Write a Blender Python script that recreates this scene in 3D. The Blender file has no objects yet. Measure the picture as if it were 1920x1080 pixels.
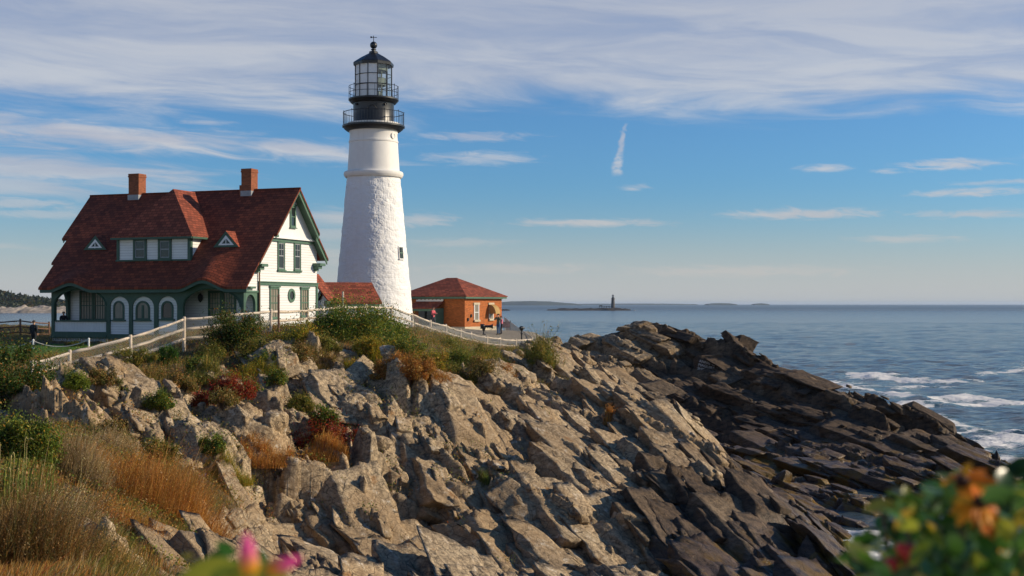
import bpy, bmesh, math, random
import numpy as np
from mathutils import Vector, Matrix
rng = np.random.default_rng(11)
random.seed(5)
SC = bpy.context.scene
COL = SC.collection
R = math.radians
FPX, CU, HV, CZ = 2317.0, 960.0, 570.0, 10.0      # focal length in photo pixels, principal column, horizon row, eye height
CAM = np.array([0., 0., CZ])

def px(u, v, d):
    """world point seen at photo pixel (u,v), d metres ahead"""
    return np.array([(u-CU)/FPX*d, d, CZ-(v-HV)/FPX*d])

# ---------------------------------------------------------------- objects
def tag(o, label=None, cat=None, group=None, kind=None):
    if label: o['label'] = label
    if cat: o['category'] = cat
    if group: o['group'] = group
    if kind: o['kind'] = kind
    return o

def empty(name, loc, label=None, cat=None, group=None):
    o = bpy.data.objects.new(name, None); COL.objects.link(o)
    o.location = Vector([float(c) for c in loc]); o.empty_display_size = .3
    return tag(o, label, cat, group)

def wloc(o):
    p = Vector((0, 0, 0))
    while o is not None:
        p = p + o.location; o = o.parent
    return p

class MB:
    """collects polygons in world coordinates; build() links them as one mesh object"""
    def __init__(s): s.v = []; s.f = []
    def add(s, vs, fs):
        o = len(s.v); s.v += [tuple(float(c) for c in p) for p in vs]
        s.f += [tuple(i+o for i in q) for q in fs]; return s
    def box(s, c, half, ax=None):
        c = np.array(c, float); A = np.eye(3) if ax is None else np.array(ax, float)
        vs = [c + A[0]*half[0]*i + A[1]*half[1]*j + A[2]*half[2]*k for i in (-1, 1) for j in (-1, 1) for k in (-1, 1)]
        fl = [(0, 1, 3, 2), (4, 6, 7, 5), (0, 4, 5, 1), (2, 3, 7, 6), (0, 2, 6, 4), (1, 5, 7, 3)]
        if np.linalg.det(A) < 0: fl = [q[::-1] for q in fl]
        return s.add(vs, fl)
    def tube(s, pts, r, n=8, caps=True):
        pts = [np.array(p, float) for p in pts]; m = len(pts)
        rs = r if hasattr(r, '__len__') else [r]*m
        vs = []
        for i, p in enumerate(pts):
            d = pts[min(i+1, m-1)]-pts[max(i-1, 0)]; d = d/(np.linalg.norm(d)+1e-9)
            a = np.cross(d, [0, 0, 1.]) if abs(d[2]) < .9 else np.cross(d, [1., 0, 0]); a = a/(np.linalg.norm(a)+1e-9); b = np.cross(d, a)
            for k in range(n):
                t = 2*math.pi*k/n; vs.append(p+(a*math.cos(t)+b*math.sin(t))*rs[i])
        fs = [(i*n+k, (i+1)*n+k, (i+1)*n+(k+1) % n, i*n+(k+1) % n) for i in range(m-1) for k in range(n)]
        if caps: fs += [tuple(range(n)), tuple(range((m-1)*n, m*n))[::-1]]
        return s.add(vs, fs)
    def lathe(s, c, prof, n=48, rot=0., a0=0., a1=2*math.pi):
        full = abs(a1-a0-2*math.pi) < 1e-6; k = n if full else n+1
        vs = [(c[0]+r*math.cos(a0+rot+(a1-a0)*i/n), c[1]+r*math.sin(a0+rot+(a1-a0)*i/n), z) for r, z in prof for i in range(k)]
        fs = [(j*k+i, j*k+(i+1) % k, (j+1)*k+(i+1) % k, (j+1)*k+i) for j in range(len(prof)-1) for i in range(n)]
        return s.add(vs, fs)
    def poly_holes(s, O, A, B, N, outer, holes, th):
        """flat sheet in plane O + a*A + b*B with holes, front on side N, thickness th behind it"""
        bm = bmesh.new(); es = []
        for lp in [outer]+holes:
            vv = [bm.verts.new((p[0], p[1], 0)) for p in lp]
            es += [bm.edges.new((vv[i], vv[(i+1) % len(vv)])) for i in range(len(vv))]
        bmesh.ops.triangle_fill(bm, use_beauty=True, use_dissolve=False, edges=es, normal=(0, 0, 1))
        bm.verts.index_update(); O, A, B, N = [np.array(q, float) for q in (O, A, B, N)]
        P = [O+A*v.co.x+B*v.co.y for v in bm.verts]; n = len(P); flip = np.dot(np.cross(A, B), N) < 0
        fs = [tuple(v.index for v in f.verts) for f in bm.faces]
        if len(fs) and bm.faces: 
            bm.normal_update()
            fs = [q if f.normal.z > 0 else q[::-1] for q, f in zip(fs, bm.faces)]
        if flip: fs = [q[::-1] for q in fs]
        out = fs+[tuple(i+n for i in q[::-1]) for q in fs]
        fset = {}
        for q in fs:
            for i in range(len(q)): fset[(q[i], q[(i+1) % len(q)])] = 1
        for (a, b) in list(fset):
            if (b, a) not in fset: out.append((b, a, a+n, b+n))
        bm.free()
        return s.add(P+[p-N*th for p in P], out)
    def build(s, name, mat, parent=None, smooth=False, uv=True):
        return mesh_obj(name, np.array(s.v, float).reshape(-1, 3), s.f, mat, parent, smooth, uv)

def mesh_obj(name, V, F, mat, parent=None, smooth=False, uv=False):
    me = bpy.data.meshes.new(name)
    if parent is not None: V = V-np.array(wloc(parent))
    if isinstance(F, np.ndarray):
        nf, k = F.shape
        me.vertices.add(len(V)); me.vertices.foreach_set('co', np.ascontiguousarray(V, np.float32).ravel())
        me.loops.add(nf*k); me.loops.foreach_set('vertex_index', F.astype(np.int32).ravel())
        me.polygons.add(nf); me.polygons.foreach_set('loop_start', np.arange(0, nf*k, k, dtype=np.int32))
        me.update(calc_edges=True)
    else:
        me.from_pydata([tuple(p) for p in V], [], F)
    me.validate(clean_customdata=False) if not isinstance(F, np.ndarray) else None
    if smooth: me.polygons.foreach_set('use_smooth', np.ones(len(me.polygons), bool))
    me.update()
    if uv:
        ul = me.uv_layers.new(name='UVMap')
        for p in me.polygons:
            n = p.normal
            t = Vector((0, 0, 1)).cross(n)
            t = t.normalized() if t.length > 1e-3 else Vector((1, 0, 0))
            b = n.cross(t)
            for li in p.loop_indices:
                co = me.vertices[me.loops[li].vertex_index].co
                ul.data[li].uv = (co.dot(t), co.dot(b))
    ms = mat if isinstance(mat, (list, tuple)) else [mat]
    for m in ms: me.materials.append(m)
    o = bpy.data.objects.new(name, me); COL.objects.link(o)
    if parent is not None: o.parent = parent
    return o

def set_col(o, cols, name='col'):
    cols = np.asarray(cols, np.float32); a = o.data.attributes.new(name, 'FLOAT_COLOR', 'POINT')
    c = np.ones((len(cols), 4), np.float32); c[:, :cols.shape[1]] = cols
    a.data.foreach_set('color', c.ravel())

# ---------------------------------------------------------------- node helpers
class NT:
    def __init__(s, nt): s.nt = nt
    def nd(s, t, ins=None, **pr):
        n = s.nt.nodes.new(t)
        for k, v in pr.items(): setattr(n, k, v)
        for k, v in (ins or {}).items():
            sk = n.inputs[k]
            if isinstance(v, bpy.types.NodeSocket): s.nt.links.new(v, sk)
            else: sk.default_value = v
        return n
    def m(s, op, a, b=None, c=None, clamp=False):
        d = {0: a}
        if b is not None: d[1] = b
        if c is not None: d[2] = c
        return s.nd('ShaderNodeMath', d, operation=op, use_clamp=clamp).outputs[0]
    def mix(s, f, a, b, blend='MIX'):
        n = s.nt.nodes.new('ShaderNodeMix'); n.data_type = 'RGBA'; n.blend_type = blend
        for k, v in ((0, f), (6, a), (7, b)):
            if isinstance(v, bpy.types.NodeSocket): s.nt.links.new(v, n.inputs[k])
            else: n.inputs[k].default_value = v if not (k and len(v) == 3) else (*v, 1)
        return n.outputs[2]
    def ss(s, x, lo, hi, a=0., b=1.):
        n = s.nt.nodes.new('ShaderNodeMapRange'); n.interpolation_type = 'SMOOTHSTEP'
        for k, v in zip(range(5), (x, lo, hi, a, b)):
            if isinstance(v, bpy.types.NodeSocket): s.nt.links.new(v, n.inputs[k])
            else: n.inputs[k].default_value = v
        return n.outputs[0]
    def noise(s, vec, scale, detail=4., rough=.55, dist=0., out=0):
        return s.nd('ShaderNodeTexNoise', {'Vector': vec, 'Scale': scale, 'Detail': detail, 'Roughness': rough, 'Distortion': dist}).outputs[out]
    def vscale(s, vec, sc, loc=(0, 0, 0), rot=(0, 0, 0)):
        return s.nd('ShaderNodeMapping', {'Vector': vec, 'Scale': sc, 'Location': loc, 'Rotation': rot}).outputs[0]
    def xyz(s, x, y, z=0.):
        return s.nd('ShaderNodeCombineXYZ', {0: x, 1: y, 2: z}).outputs[0]

def mat(name, base=(.5, .5, .5), rough=.7, fn=None, spec=.3, metal=0.):
    m = bpy.data.materials.new(name); m.use_nodes = True
    nt = m.node_tree; b = nt.nodes['Principled BSDF']
    b.inputs['Base Color'].default_value = (*base, 1); b.inputs['Roughness'].default_value = rough
    b.inputs['Specular IOR Level'].default_value = spec; b.inputs['Metallic'].default_value = metal
    if fn: fn(NT(nt), b)
    return m

def link(n, a, b): n.nt.links.new(a, b)
def bump(n, b, h, st=.3, dist=.02):
    link(n, n.nd('ShaderNodeBump', {'Height': h, 'Strength': st, 'Distance': dist}).outputs[0], b.inputs['Normal'])
def geo(n): return n.nd('ShaderNodeNewGeometry').outputs['Position']
def uvn(n): return n.nd('ShaderNodeUVMap').outputs[0]

def tone(base, amt=.25, scale=3., stretch=(1, 1, 1), rough=.7, bst=.0, dist=.01):
    """slightly uneven colour with a weak bump: paint, stone, wood"""
    def fn(n, b):
        p = n.vscale(geo(n), stretch)
        v = n.noise(p, scale, 5.)
        v2 = n.noise(p, scale*.17, 3.)
        f = n.m('MULTIPLY', n.m('ADD', v, v2), .5)
        c = n.mix(n.ss(f, .3, .7), [max(0, q*(1-amt)) for q in base], [min(1, q*(1+amt)) for q in base])
        link(n, c, b.inputs['Base Color'])
        if bst: bump(n, b, v, bst, dist)
    return fn

def mk_clap(course=.19, base=(.78, .77, .74)):
    def fn(n, b):
        p = geo(n); z = n.nd('ShaderNodeSeparateXYZ', {0: p}).outputs[2]
        fr = n.m('FRACT', n.m('DIVIDE', z, course))
        h = n.m('SUBTRACT', 1., fr)
        gap = n.ss(fr, .02, .20)
        v = n.noise(n.vscale(p, (1, 1, 4)), 1.3, 4.)
        c = n.mix(n.ss(v, .3, .75), [q*.93 for q in base], base)
        c = n.mix(gap, [q*.55 for q in base], c)
        link(n, c, b.inputs['Base Color']); bump(n, b, h, .55, .03)
    return fn

def mk_shingle(base, w=.40, h=.25):
    def fn(n, b):
        uv = uvn(n)
        br = n.nd('ShaderNodeTexBrick', {'Vector': uv, 'Color1': (0, 0, 0, 1), 'Color2': (1, 1, 1, 1), 'Mortar': (0, 0, 0, 1), 'Scale': 1., 'Mortar Size': .022, 'Mortar Smooth': .2, 'Bias': 0., 'Brick Width': w, 'Row Height': h})
        cellv = n.nd('ShaderNodeSeparateColor', {0: br.outputs[0]}).outputs[0]
        big = n.noise(geo(n), .35, 5., .6)
        streak = n.noise(n.vscale(uv, (2.2, .25, 1)), 1., 4.)
        c = n.mix(cellv, [q*.55 for q in base], [min(1, q*1.5) for q in base])
        c = n.mix(n.ss(big, .35, .72, 0., .5), c, [base[0]*.6, base[1]*.75, base[2]*.9])
        c = n.mix(n.ss(streak, .55, .8, 0., .35), c, [base[0]*1.25, base[1]*1.6, base[2]*1.6])
        c = n.mix(br.outputs['Fac'], c, [q*.35 for q in base])
        link(n, c, b.inputs['Base Color'])
        vv = n.nd('ShaderNodeSeparateXYZ', {0: uv}).outputs[1]
        saw = n.m('SUBTRACT', 1., n.m('FRACT', n.m('DIVIDE', vv, h)))
        bump(n, b, n.m('ADD', saw, n.m('MULTIPLY', cellv, .4)), .6, .03)
    return fn

def mk_brick(base):
    def fn(n, b):
        br = n.nd('ShaderNodeTexBrick', {'Vector': uvn(n), 'Color1': (0, 0, 0, 1), 'Color2': (1, 1, 1, 1), 'Mortar': (.5, .5, .5, 1), 'Scale': 1., 'Mortar Size': .012, 'Brick Width': .24, 'Row Height': .085})
        cv = n.nd('ShaderNodeSeparateColor', {0: br.outputs[0]}).outputs[0]
        big = n.noise(geo(n), .9, 5., .6)
        c = n.mix(cv, [q*.68 for q in base], [min(1, q*1.35) for q in base])
        c = n.mix(n.ss(big, .4, .75, 0., .5), c, [q*.7 for q in base])
        c = n.mix(br.outputs['Fac'], c, (base[0]*.8, base[1]*1.35, base[2]*2.2))
        link(n, c, b.inputs['Base Color']); bump(n, b, br.outputs['Fac'], -.4, .01)
    return fn

M = {}
M['clap'] = mat('white clapboard', rough=.55, fn=mk_clap())
M['white'] = mat('white paint', (.8, .79, .76), .5, tone((.78, .77, .74), .06, 4))
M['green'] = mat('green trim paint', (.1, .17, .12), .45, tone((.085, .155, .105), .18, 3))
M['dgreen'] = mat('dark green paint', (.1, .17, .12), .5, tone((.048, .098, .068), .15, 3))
M['roof'] = mat('red asphalt shingles', rough=.85, fn=mk_shingle((.20, .043, .018)))
M['roof2'] = mat('orange red shingles', rough=.85, fn=mk_shingle((.26, .062, .03)))
M['brick'] = mat('orange brick', rough=.85, fn=mk_brick((.42, .105, .022)))
M['chim'] = mat('chimney brick', rough=.85, fn=mk_brick((.26, .072, .026)))
M['lead'] = mat('lead flashing', (.3, .31, .32), .5, tone((.3, .31, .32), .2, 6))
M['glass'] = mat('dark window glass', (.02, .025, .025), .06, spec=.6)
M['curtain'] = mat('curtain behind glass', (.23, .2, .15), .35, tone((.22, .19, .14), .35, 3, (3, 3, .4)), spec=.6)
M['iron'] = mat('black painted iron', (.012, .013, .015), .38, tone((.013, .014, .016), .3, 5), spec=.5)
M['stone'] = mat('pale sandstone', (.5, .42, .3), .8, tone((.52, .44, .31), .15, 4))
M['concrete'] = mat('concrete', (.4, .37, .32), .85, tone((.42, .38, .31), .2, 2))
M['wood'] = mat('weathered fence wood', rough=.8, fn=tone((.60, .50, .385), .22, 5., (1, 1, 1), bst=.3))
M['dwood'] = mat('brown post wood', rough=.8, fn=tone((.16, .09, .06), .28, 5., bst=.3))
M['wire'] = mat('galvanised wire', (.35, .36, .34), .5, metal=.3)
M['rope'] = mat('pale rope', (.6, .57, .5), .8)
M['awn'] = mat('tan canvas awning', rough=.8, fn=tone((.38, .24, .085), .2, 4))
M['lens'] = mat('greenish lens cover', (.16, .18, .14), .4, tone((.17, .19, .15), .2, 2))
M['pinksign'] = mat('faded notice board', rough=.6, fn=tone((.42, .27, .23), .45, 7.))
def weathered(base, bst):
    def fn(n, b):
        p = geo(n); v = n.noise(p, 2.5, 5.); st = n.noise(n.vscale(p, (2.2, 2.2, .10)), 1.2, 5., .6); pt = n.noise(p, .45, 4.)
        c = n.mix(n.ss(v, .3, .7), [q*.95 for q in base], base)
        c = n.mix(n.ss(st, .52, .78, 0., .40), c, (base[0]*.80, base[1]*.76, base[2]*.70))
        c = n.mix(n.ss(pt, .55, .62, 0., .25), c, (base[0]*.9, base[1]*.9, base[2]*.93))
        link(n, c, b.inputs['Base Color']); bump(n, b, v, bst, .03)
    return fn
M['rubble'] = mat('whitewashed rubble stone', rough=.6, fn=weathered((.80, .785, .755), .3))
M['render'] = mat('smooth white render', rough=.55, fn=weathered((.79, .76, .70), .18))
def clear_glass():
    m = bpy.data.materials.new('clear lantern glass'); m.use_nodes = True; n = NT(m.node_tree); n.nt.nodes.clear()
    t = n.nd('ShaderNodeBsdfTransparent', {0: (.9, .94, .93, 1)}); g = n.nd('ShaderNodeBsdfGlossy', {'Roughness': .03})
    mx = n.nd('ShaderNodeMixShader', {0: .10, 1: t.outputs[0], 2: g.outputs[0]})
    o = n.nd('ShaderNodeOutputMaterial', {0: mx.outputs[0]}); return m
M['clear'] = clear_glass()

def leaf_mat(name, trans=.42, rough=.5, spec=.25):
    m = bpy.data.materials.new(name); m.use_nodes = True; n = NT(m.node_tree); n.nt.nodes.clear()
    a = n.nd('ShaderNodeAttribute', attribute_name='col').outputs[0]
    p = n.nd('ShaderNodeBsdfPrincipled', {'Base Color': a, 'Roughness': rough, 'Specular IOR Level': spec})
    t = n.nd('ShaderNodeBsdfTranslucent', {0: a})
    mx = n.nd('ShaderNodeMixShader', {0: trans, 1: p.outputs[0], 2: t.outputs[0]})
    n.nd('ShaderNodeOutputMaterial', {0: mx.outputs[0]}); return m
M['leaf'] = leaf_mat('shrub leaves')
M['grass'] = leaf_mat('dry grass blades', .35, .6, .2)
M['twig'] = mat('brown twigs', (.09, .06, .04), .8)
M['gloss'] = leaf_mat('glossy near leaves', .3, .28, .5)
M['petal'] = leaf_mat('petals', .35, .5)
def fn_plain(n, b): link(n, n.nd('ShaderNodeAttribute', attribute_name='col').outputs[0], b.inputs['Base Color'])
HAZE = True
# ================================================================ TERRAIN
def hash3(ix, iy, seed):
    ix = ix.astype(np.int64).astype(np.uint32); iy = iy.astype(np.int64).astype(np.uint32)
    with np.errstate(over='ignore'):
        h = ix*np.uint32(374761393)+iy*np.uint32(668265263)+np.uint32(seed*1442695041 & 0xffffffff)
        h = (h ^ (h >> np.uint32(13)))*np.uint32(1274126177); h ^= h >> np.uint32(16)
        a = h; b = (h*np.uint32(2246822519)) ^ (h >> np.uint32(11)); c = (b*np.uint32(3266489917)) ^ (b >> np.uint32(15))
    return [(q & np.uint32(0xffff)).astype(np.float32)/65535. for q in (a ^ (a >> np.uint32(16)), b ^ (b >> np.uint32(16)), c ^ (c >> np.uint32(16)))]

def vnoise(x, y, seed=0):
    ix, iy = np.floor(x), np.floor(y); fx, fy = x-ix, y-iy
    fx = fx*fx*fx*(fx*(fx*6-15)+10); fy = fy*fy*fy*(fy*(fy*6-15)+10)
    v = lambda i, j: hash3(ix+i, iy+j, seed)[0]
    return (v(0, 0)*(1-fx)+v(1, 0)*fx)*(1-fy)+(v(0, 1)*(1-fx)+v(1, 1)*fx)*fy-.5

def fbm(x, y, oct=4, seed=0, gain=.5):
    t = 0; a = 1.
    for i in range(oct):
        t = t+a*vnoise(x*2**i+13.7*i, y*2**i-7.3*i, seed+i); a *= gain
    return t

def voro(x, y, seed):
    """nearest jittered cell: F1, F2, cell hashes, offset from the cell centre"""
    ix, iy = np.floor(x), np.floor(y)
    f1 = np.full(x.shape, 9., np.float32); f2 = f1.copy()
    H = [np.zeros(x.shape, np.float32) for _ in range(5)]
    for i in (-1, 0, 1):
        for j in (-1, 0, 1):
            a, b, c = hash3(ix+i, iy+j, seed)
            dx = (x-(ix+i+.1+.8*a)).astype(np.float32); dy = (y-(iy+j+.1+.8*b)).astype(np.float32)
            d = dx*dx+dy*dy; n = d < f1
            f2 = np.where(n, f1, np.minimum(f2, d)); f1 = np.where(n, d, f1)
            a2 = (a*7.31+c*3.17) % 1.
            for q, w in zip(H, (c, a2, (b*5.7+c*2.3) % 1., dx, dy)): q[...] = np.where(n, w, q)
    return np.sqrt(f1), np.sqrt(f2), H

# control points: photo pixel, distance ahead, rock (1) or soil (0)
CTRL_PX = [
 (0,1080,14,0),(50,1000,20,0),(60,900,28,0),(60,830,36,.2),(60,770,43,.6),(110,735,49,.8),(0,1010,17,0),(-250,1000,18,0),(-250,800,36,0),(-250,700,52,0),
 (130,1080,17,.2),(160,980,24,.2),(160,880,33,.3),(170,790,43,.9),(200,745,48.5,.9),
 (250,1080,20,.4),(250,1000,26,.1),(250,900,35,.2),(250,820,42,.5),(250,750,49,1),(245,684,57,0),(130,712,54,.1),
 (350,1080,24,.7),(330,1000,29,.3),(330,920,35,0),(340,820,43,.5),(340,740,51,.45),(345,656,60,0),
 (430,1080,30,1),(420,1010,34,1),(430,930,37.5,.3),(440,860,42,1),(440,790,47,.5),(430,720,53,.5),(430,655,59.5,0),(400,628,62,0),
 (520,1080,34.5,1),(520,980,38.5,1),(520,880,43,.45),(520,800,47.5,1),(520,730,52.5,.55),(520,670,58,.3),(510,622,63,0),
 (600,1080,37,1),(600,1000,40,1),(600,900,44,1),(610,845,46.5,.2),(600,790,49.5,.45),(620,735,53,1),(620,690,56,1),(620,650,60,.2),(600,622,66,0),
 (680,1080,38,1),(680,900,44.5,1),(680,800,49.5,1),(690,740,53,1),(690,690,57,.75),(690,648,62,.3),(690,615,72,0),
 (750,1080,38.5,1),(750,980,42.5,1),(750,880,47,1),(750,790,51.5,.9),(750,740,54.5,.6),(760,690,59,.05),(770,640,68,0),(773,612,83,0),
 (830,1080,39,1),(830,980,43,1),(830,880,48,1),(830,790,53,.9),(840,740,57,.55),(850,690,65,.05),(850,650,76,0),(838,634,87,0),
 (900,1080,39.5,1),(900,960,45,1),(900,860,50.5,1),(900,780,56,1),(910,730,62,.8),(920,692,71,.1),(930,668,86,0),(938,662,97,0),
 (1000,1080,40.2,1),(1000,960,45.8,1),(1000,860,52,1),(1000,780,58.5,1),(1010,735,66,.5),(1010,695,78,.1),(1000,664,97,.1),
 (1060,1080,40.6,1),(1060,960,46.5,1),(1060,860,53,1),(1060,790,59.5,1),(1070,750,66,.7),(1060,700,77,.8),(1040,664,90,.9),
 (1130,1080,41,1),(1130,960,46.8,1),(1130,870,53,1),(1130,800,60,1),(1120,745,70,1),(1100,700,80,1),(1070,672,90,1),
 (1200,1080,41.2,1),(1200,980,45.5,1),(1200,890,51.5,1),(1200,820,57.5,1),(1190,765,66,1),(1170,728,74,1),
 (1290,1080,41.8,1),(1280,990,45.5,1),(1280,900,51.3,1),(1270,840,57,1),(1250,785,64,1),(1305,806,61,1),
 (1380,1080,42.5,1),(1360,1000,46.3,1),(1350,930,50.5,1),(1330,860,56.5,1),(1420,950,50.5,1),
 (1470,1080,43.4,1),(1450,1010,47,1),(1500,1010,47.8,1),(1540,1062,45.8,1),
 # sea stack ridge
 (1060,655,103,1),(1110,633,103,1),(1150,645,101,1),(1200,628,102,1),(1250,634,101,1),(1290,645,98,1),(1385,645,98,1),(1340,672,95,1),(1400,668,95,1),
 (1450,695,92,1),(1500,705,90,1),(1550,724,88,1),(1600,748,85,1),(1645,768,82.5,1),(1690,785,80.5,1),(1740,812,78,1),(1800,838,75.5,1),(1850,866,72.8,1),(1885,884,71.2,1),
 (1105,680,99,1),(1200,700,95,1),(1280,745,90,1),(1340,790,85,1),(1400,825,80,1),(1300,700,95,1),(1400,740,90,1),(1500,780,84,1),(1600,820,78,1),(1700,860,74,1),
 (1440,872,73.5,1),(1480,930,64,1),(1530,975,58.5,1),(1560,860,73.5,1),(1620,920,66.5,1),(1640,985,57,1),(1720,960,60.5,1),(1780,920,66.5,1),
]
CTRL_W = [  # x, y, z, rock
 (0,0,8.4,0),(-6,0,8.5,0),(6,0,8.4,0),(0,3,8.3,0),(-5,4,8.2,0),(6,4,8.1,0),(0,9,7.0,.2),(-4,12,6.9,0),(5,10,6,.6),(12,6,7,.3),(-16,5,8.2,0),(-20,20,6.8,0),(3,16,4.0,.9),(8,18,2,1),(14,14,3,1),(4,24,.8,1),(11,27,.6,1),(20,20,.5,1),(0,30,.6,1),(16,32,-1.5,1),(-3,25,2.6,1),(0,37,1.1,1),(-5,35,1.9,1),(6,38,.7,1),
 (-34,72,7.1,0),(-26,72,7.1,0),(-36,85,7.15,0),(-28,83,7.15,0),(-38,100,7.4,0),(-46,85,7.4,0),(-55,100,7.6,0),(-50,60,7.0,0),(-24,90,7.3,0),(-14,84,8.2,0),(-18,78,8.0,0),(-21,76,7.7,0),(-13,96,8.3,0),(-12,106,8.3,0),(-5,104,8.0,0),(-4,112,7.5,0),(2,112,7.45,0),(-1,106,7.4,0),(1.5,106,7.3,0),(-10,118,7.5,0),(-45,118,7.9,0),(-62,120,7.9,0),(-25,112,7.6,0),
 (4.2,107,6.6,.8),(4.2,114,6.2,1),(6,118,3,1),(8,112,1,1),(7.5,105,2.4,1),(0,128,3,1),(-20,128,5,.5),(-45,134,5.5,.3),(-65,134,5.5,.3),(-70,150,-2,1),(-40,150,-2,1),(-20,145,-2,1),(0,142,-3,1),(14,130,-3,1),
 # gully between the cliff and the sea ridge
 (6.8,88,2.6,1),(9.3,80.5,1.0,1),(11.2,74,.4,1),(12.3,67.5,.0,1),(12.6,61,-.1,1),(12.8,55.5,.2,1),(13.4,52,-.3,1),(15,51.5,-1.3,1),(14.2,49.2,-1.2,1),(13.8,46.8,-.8,1),(17,49,-2,1),(18,54,-1.2,1),(16,46,-2,1),(13,43,-.9,1),
 # sea floor round the ridge
 (32.5,73,-1.6,1),(31,80,-1.8,1),(28,87,-2,1),(25,93,-2,1),(22,99,-2,1),(19,106,-2,1),(12,114,-2.5,1),(29,64,-1.5,1),(24,60,-1.8,1),(22,54,-2.2,1),(36,80,-3,1),(36,60,-3,1),(30,45,-3,1),(30,110,-4,1),(45,95,-4,1),(55,140,-5,1),(50,45,-4,1),(40,20,-3,1),(25,33,-3,1),
]
_U = [-300, 250, 430, 520, 600, 750, 1000, 1200, 1380, 1540, 1900]
def _steep(u, v, d):
    lo = np.interp(u, _U, [14, 20, 30, 34.5, 37, 38.5, 40.2, 41.2, 42.5, 45.8, 46]); hi = np.interp(u, _U, [14, 22, 35, 40, 41.6, 41.8, 42.3, 42.9, 43.6, 45.8, 46])
    return d if d >= 57 or v < 700 else hi+(d-lo)*(57-hi)/(57-lo)
CTRL_PX = [(u, v, _steep(u, v, d), k) for u, v, d, k in CTRL_PX]
_cp = np.array([list(px(u, v, d))+[k] for u, v, d, k in CTRL_PX]+[list(q) for q in CTRL_W])
def _rbf_fit(P, F):
    n = len(P); A = np.linalg.norm(P[:, None]-P[None], axis=2)
    K = np.zeros((n+3, n+3)); K[:n, :n] = A+np.eye(n)*-.03; K[:n, n] = 1; K[:n, n+1:] = P; K[n, :n] = 1; K[n+1:, :n] = P.T
    return np.linalg.solve(K, np.vstack([F, np.zeros((3, F.shape[1]))]))
_sc = np.array([1., .8])
_W = _rbf_fit(_cp[:, :2]*_sc, _cp[:, 2:4])
def base_h(x, y):
    out = np.empty((x.size, 2)); xs, ys = x.ravel()*_sc[0], y.ravel()*_sc[1]; P = _cp[:, :2]*_sc; n = len(P)
    for i in range(0, x.size, 60000):
        a = xs[i:i+60000]; b = ys[i:i+60000]
        r = np.sqrt((a[:, None]-P[None, :, 0])**2+(b[:, None]-P[None, :, 1])**2)
        out[i:i+60000] = r@_W[:n]+_W[n]+a[:, None]*_W[n+1]+b[:, None]*_W[n+2]
    return out[:, 0].reshape(x.shape), out[:, 1].reshape(x.shape)

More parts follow.
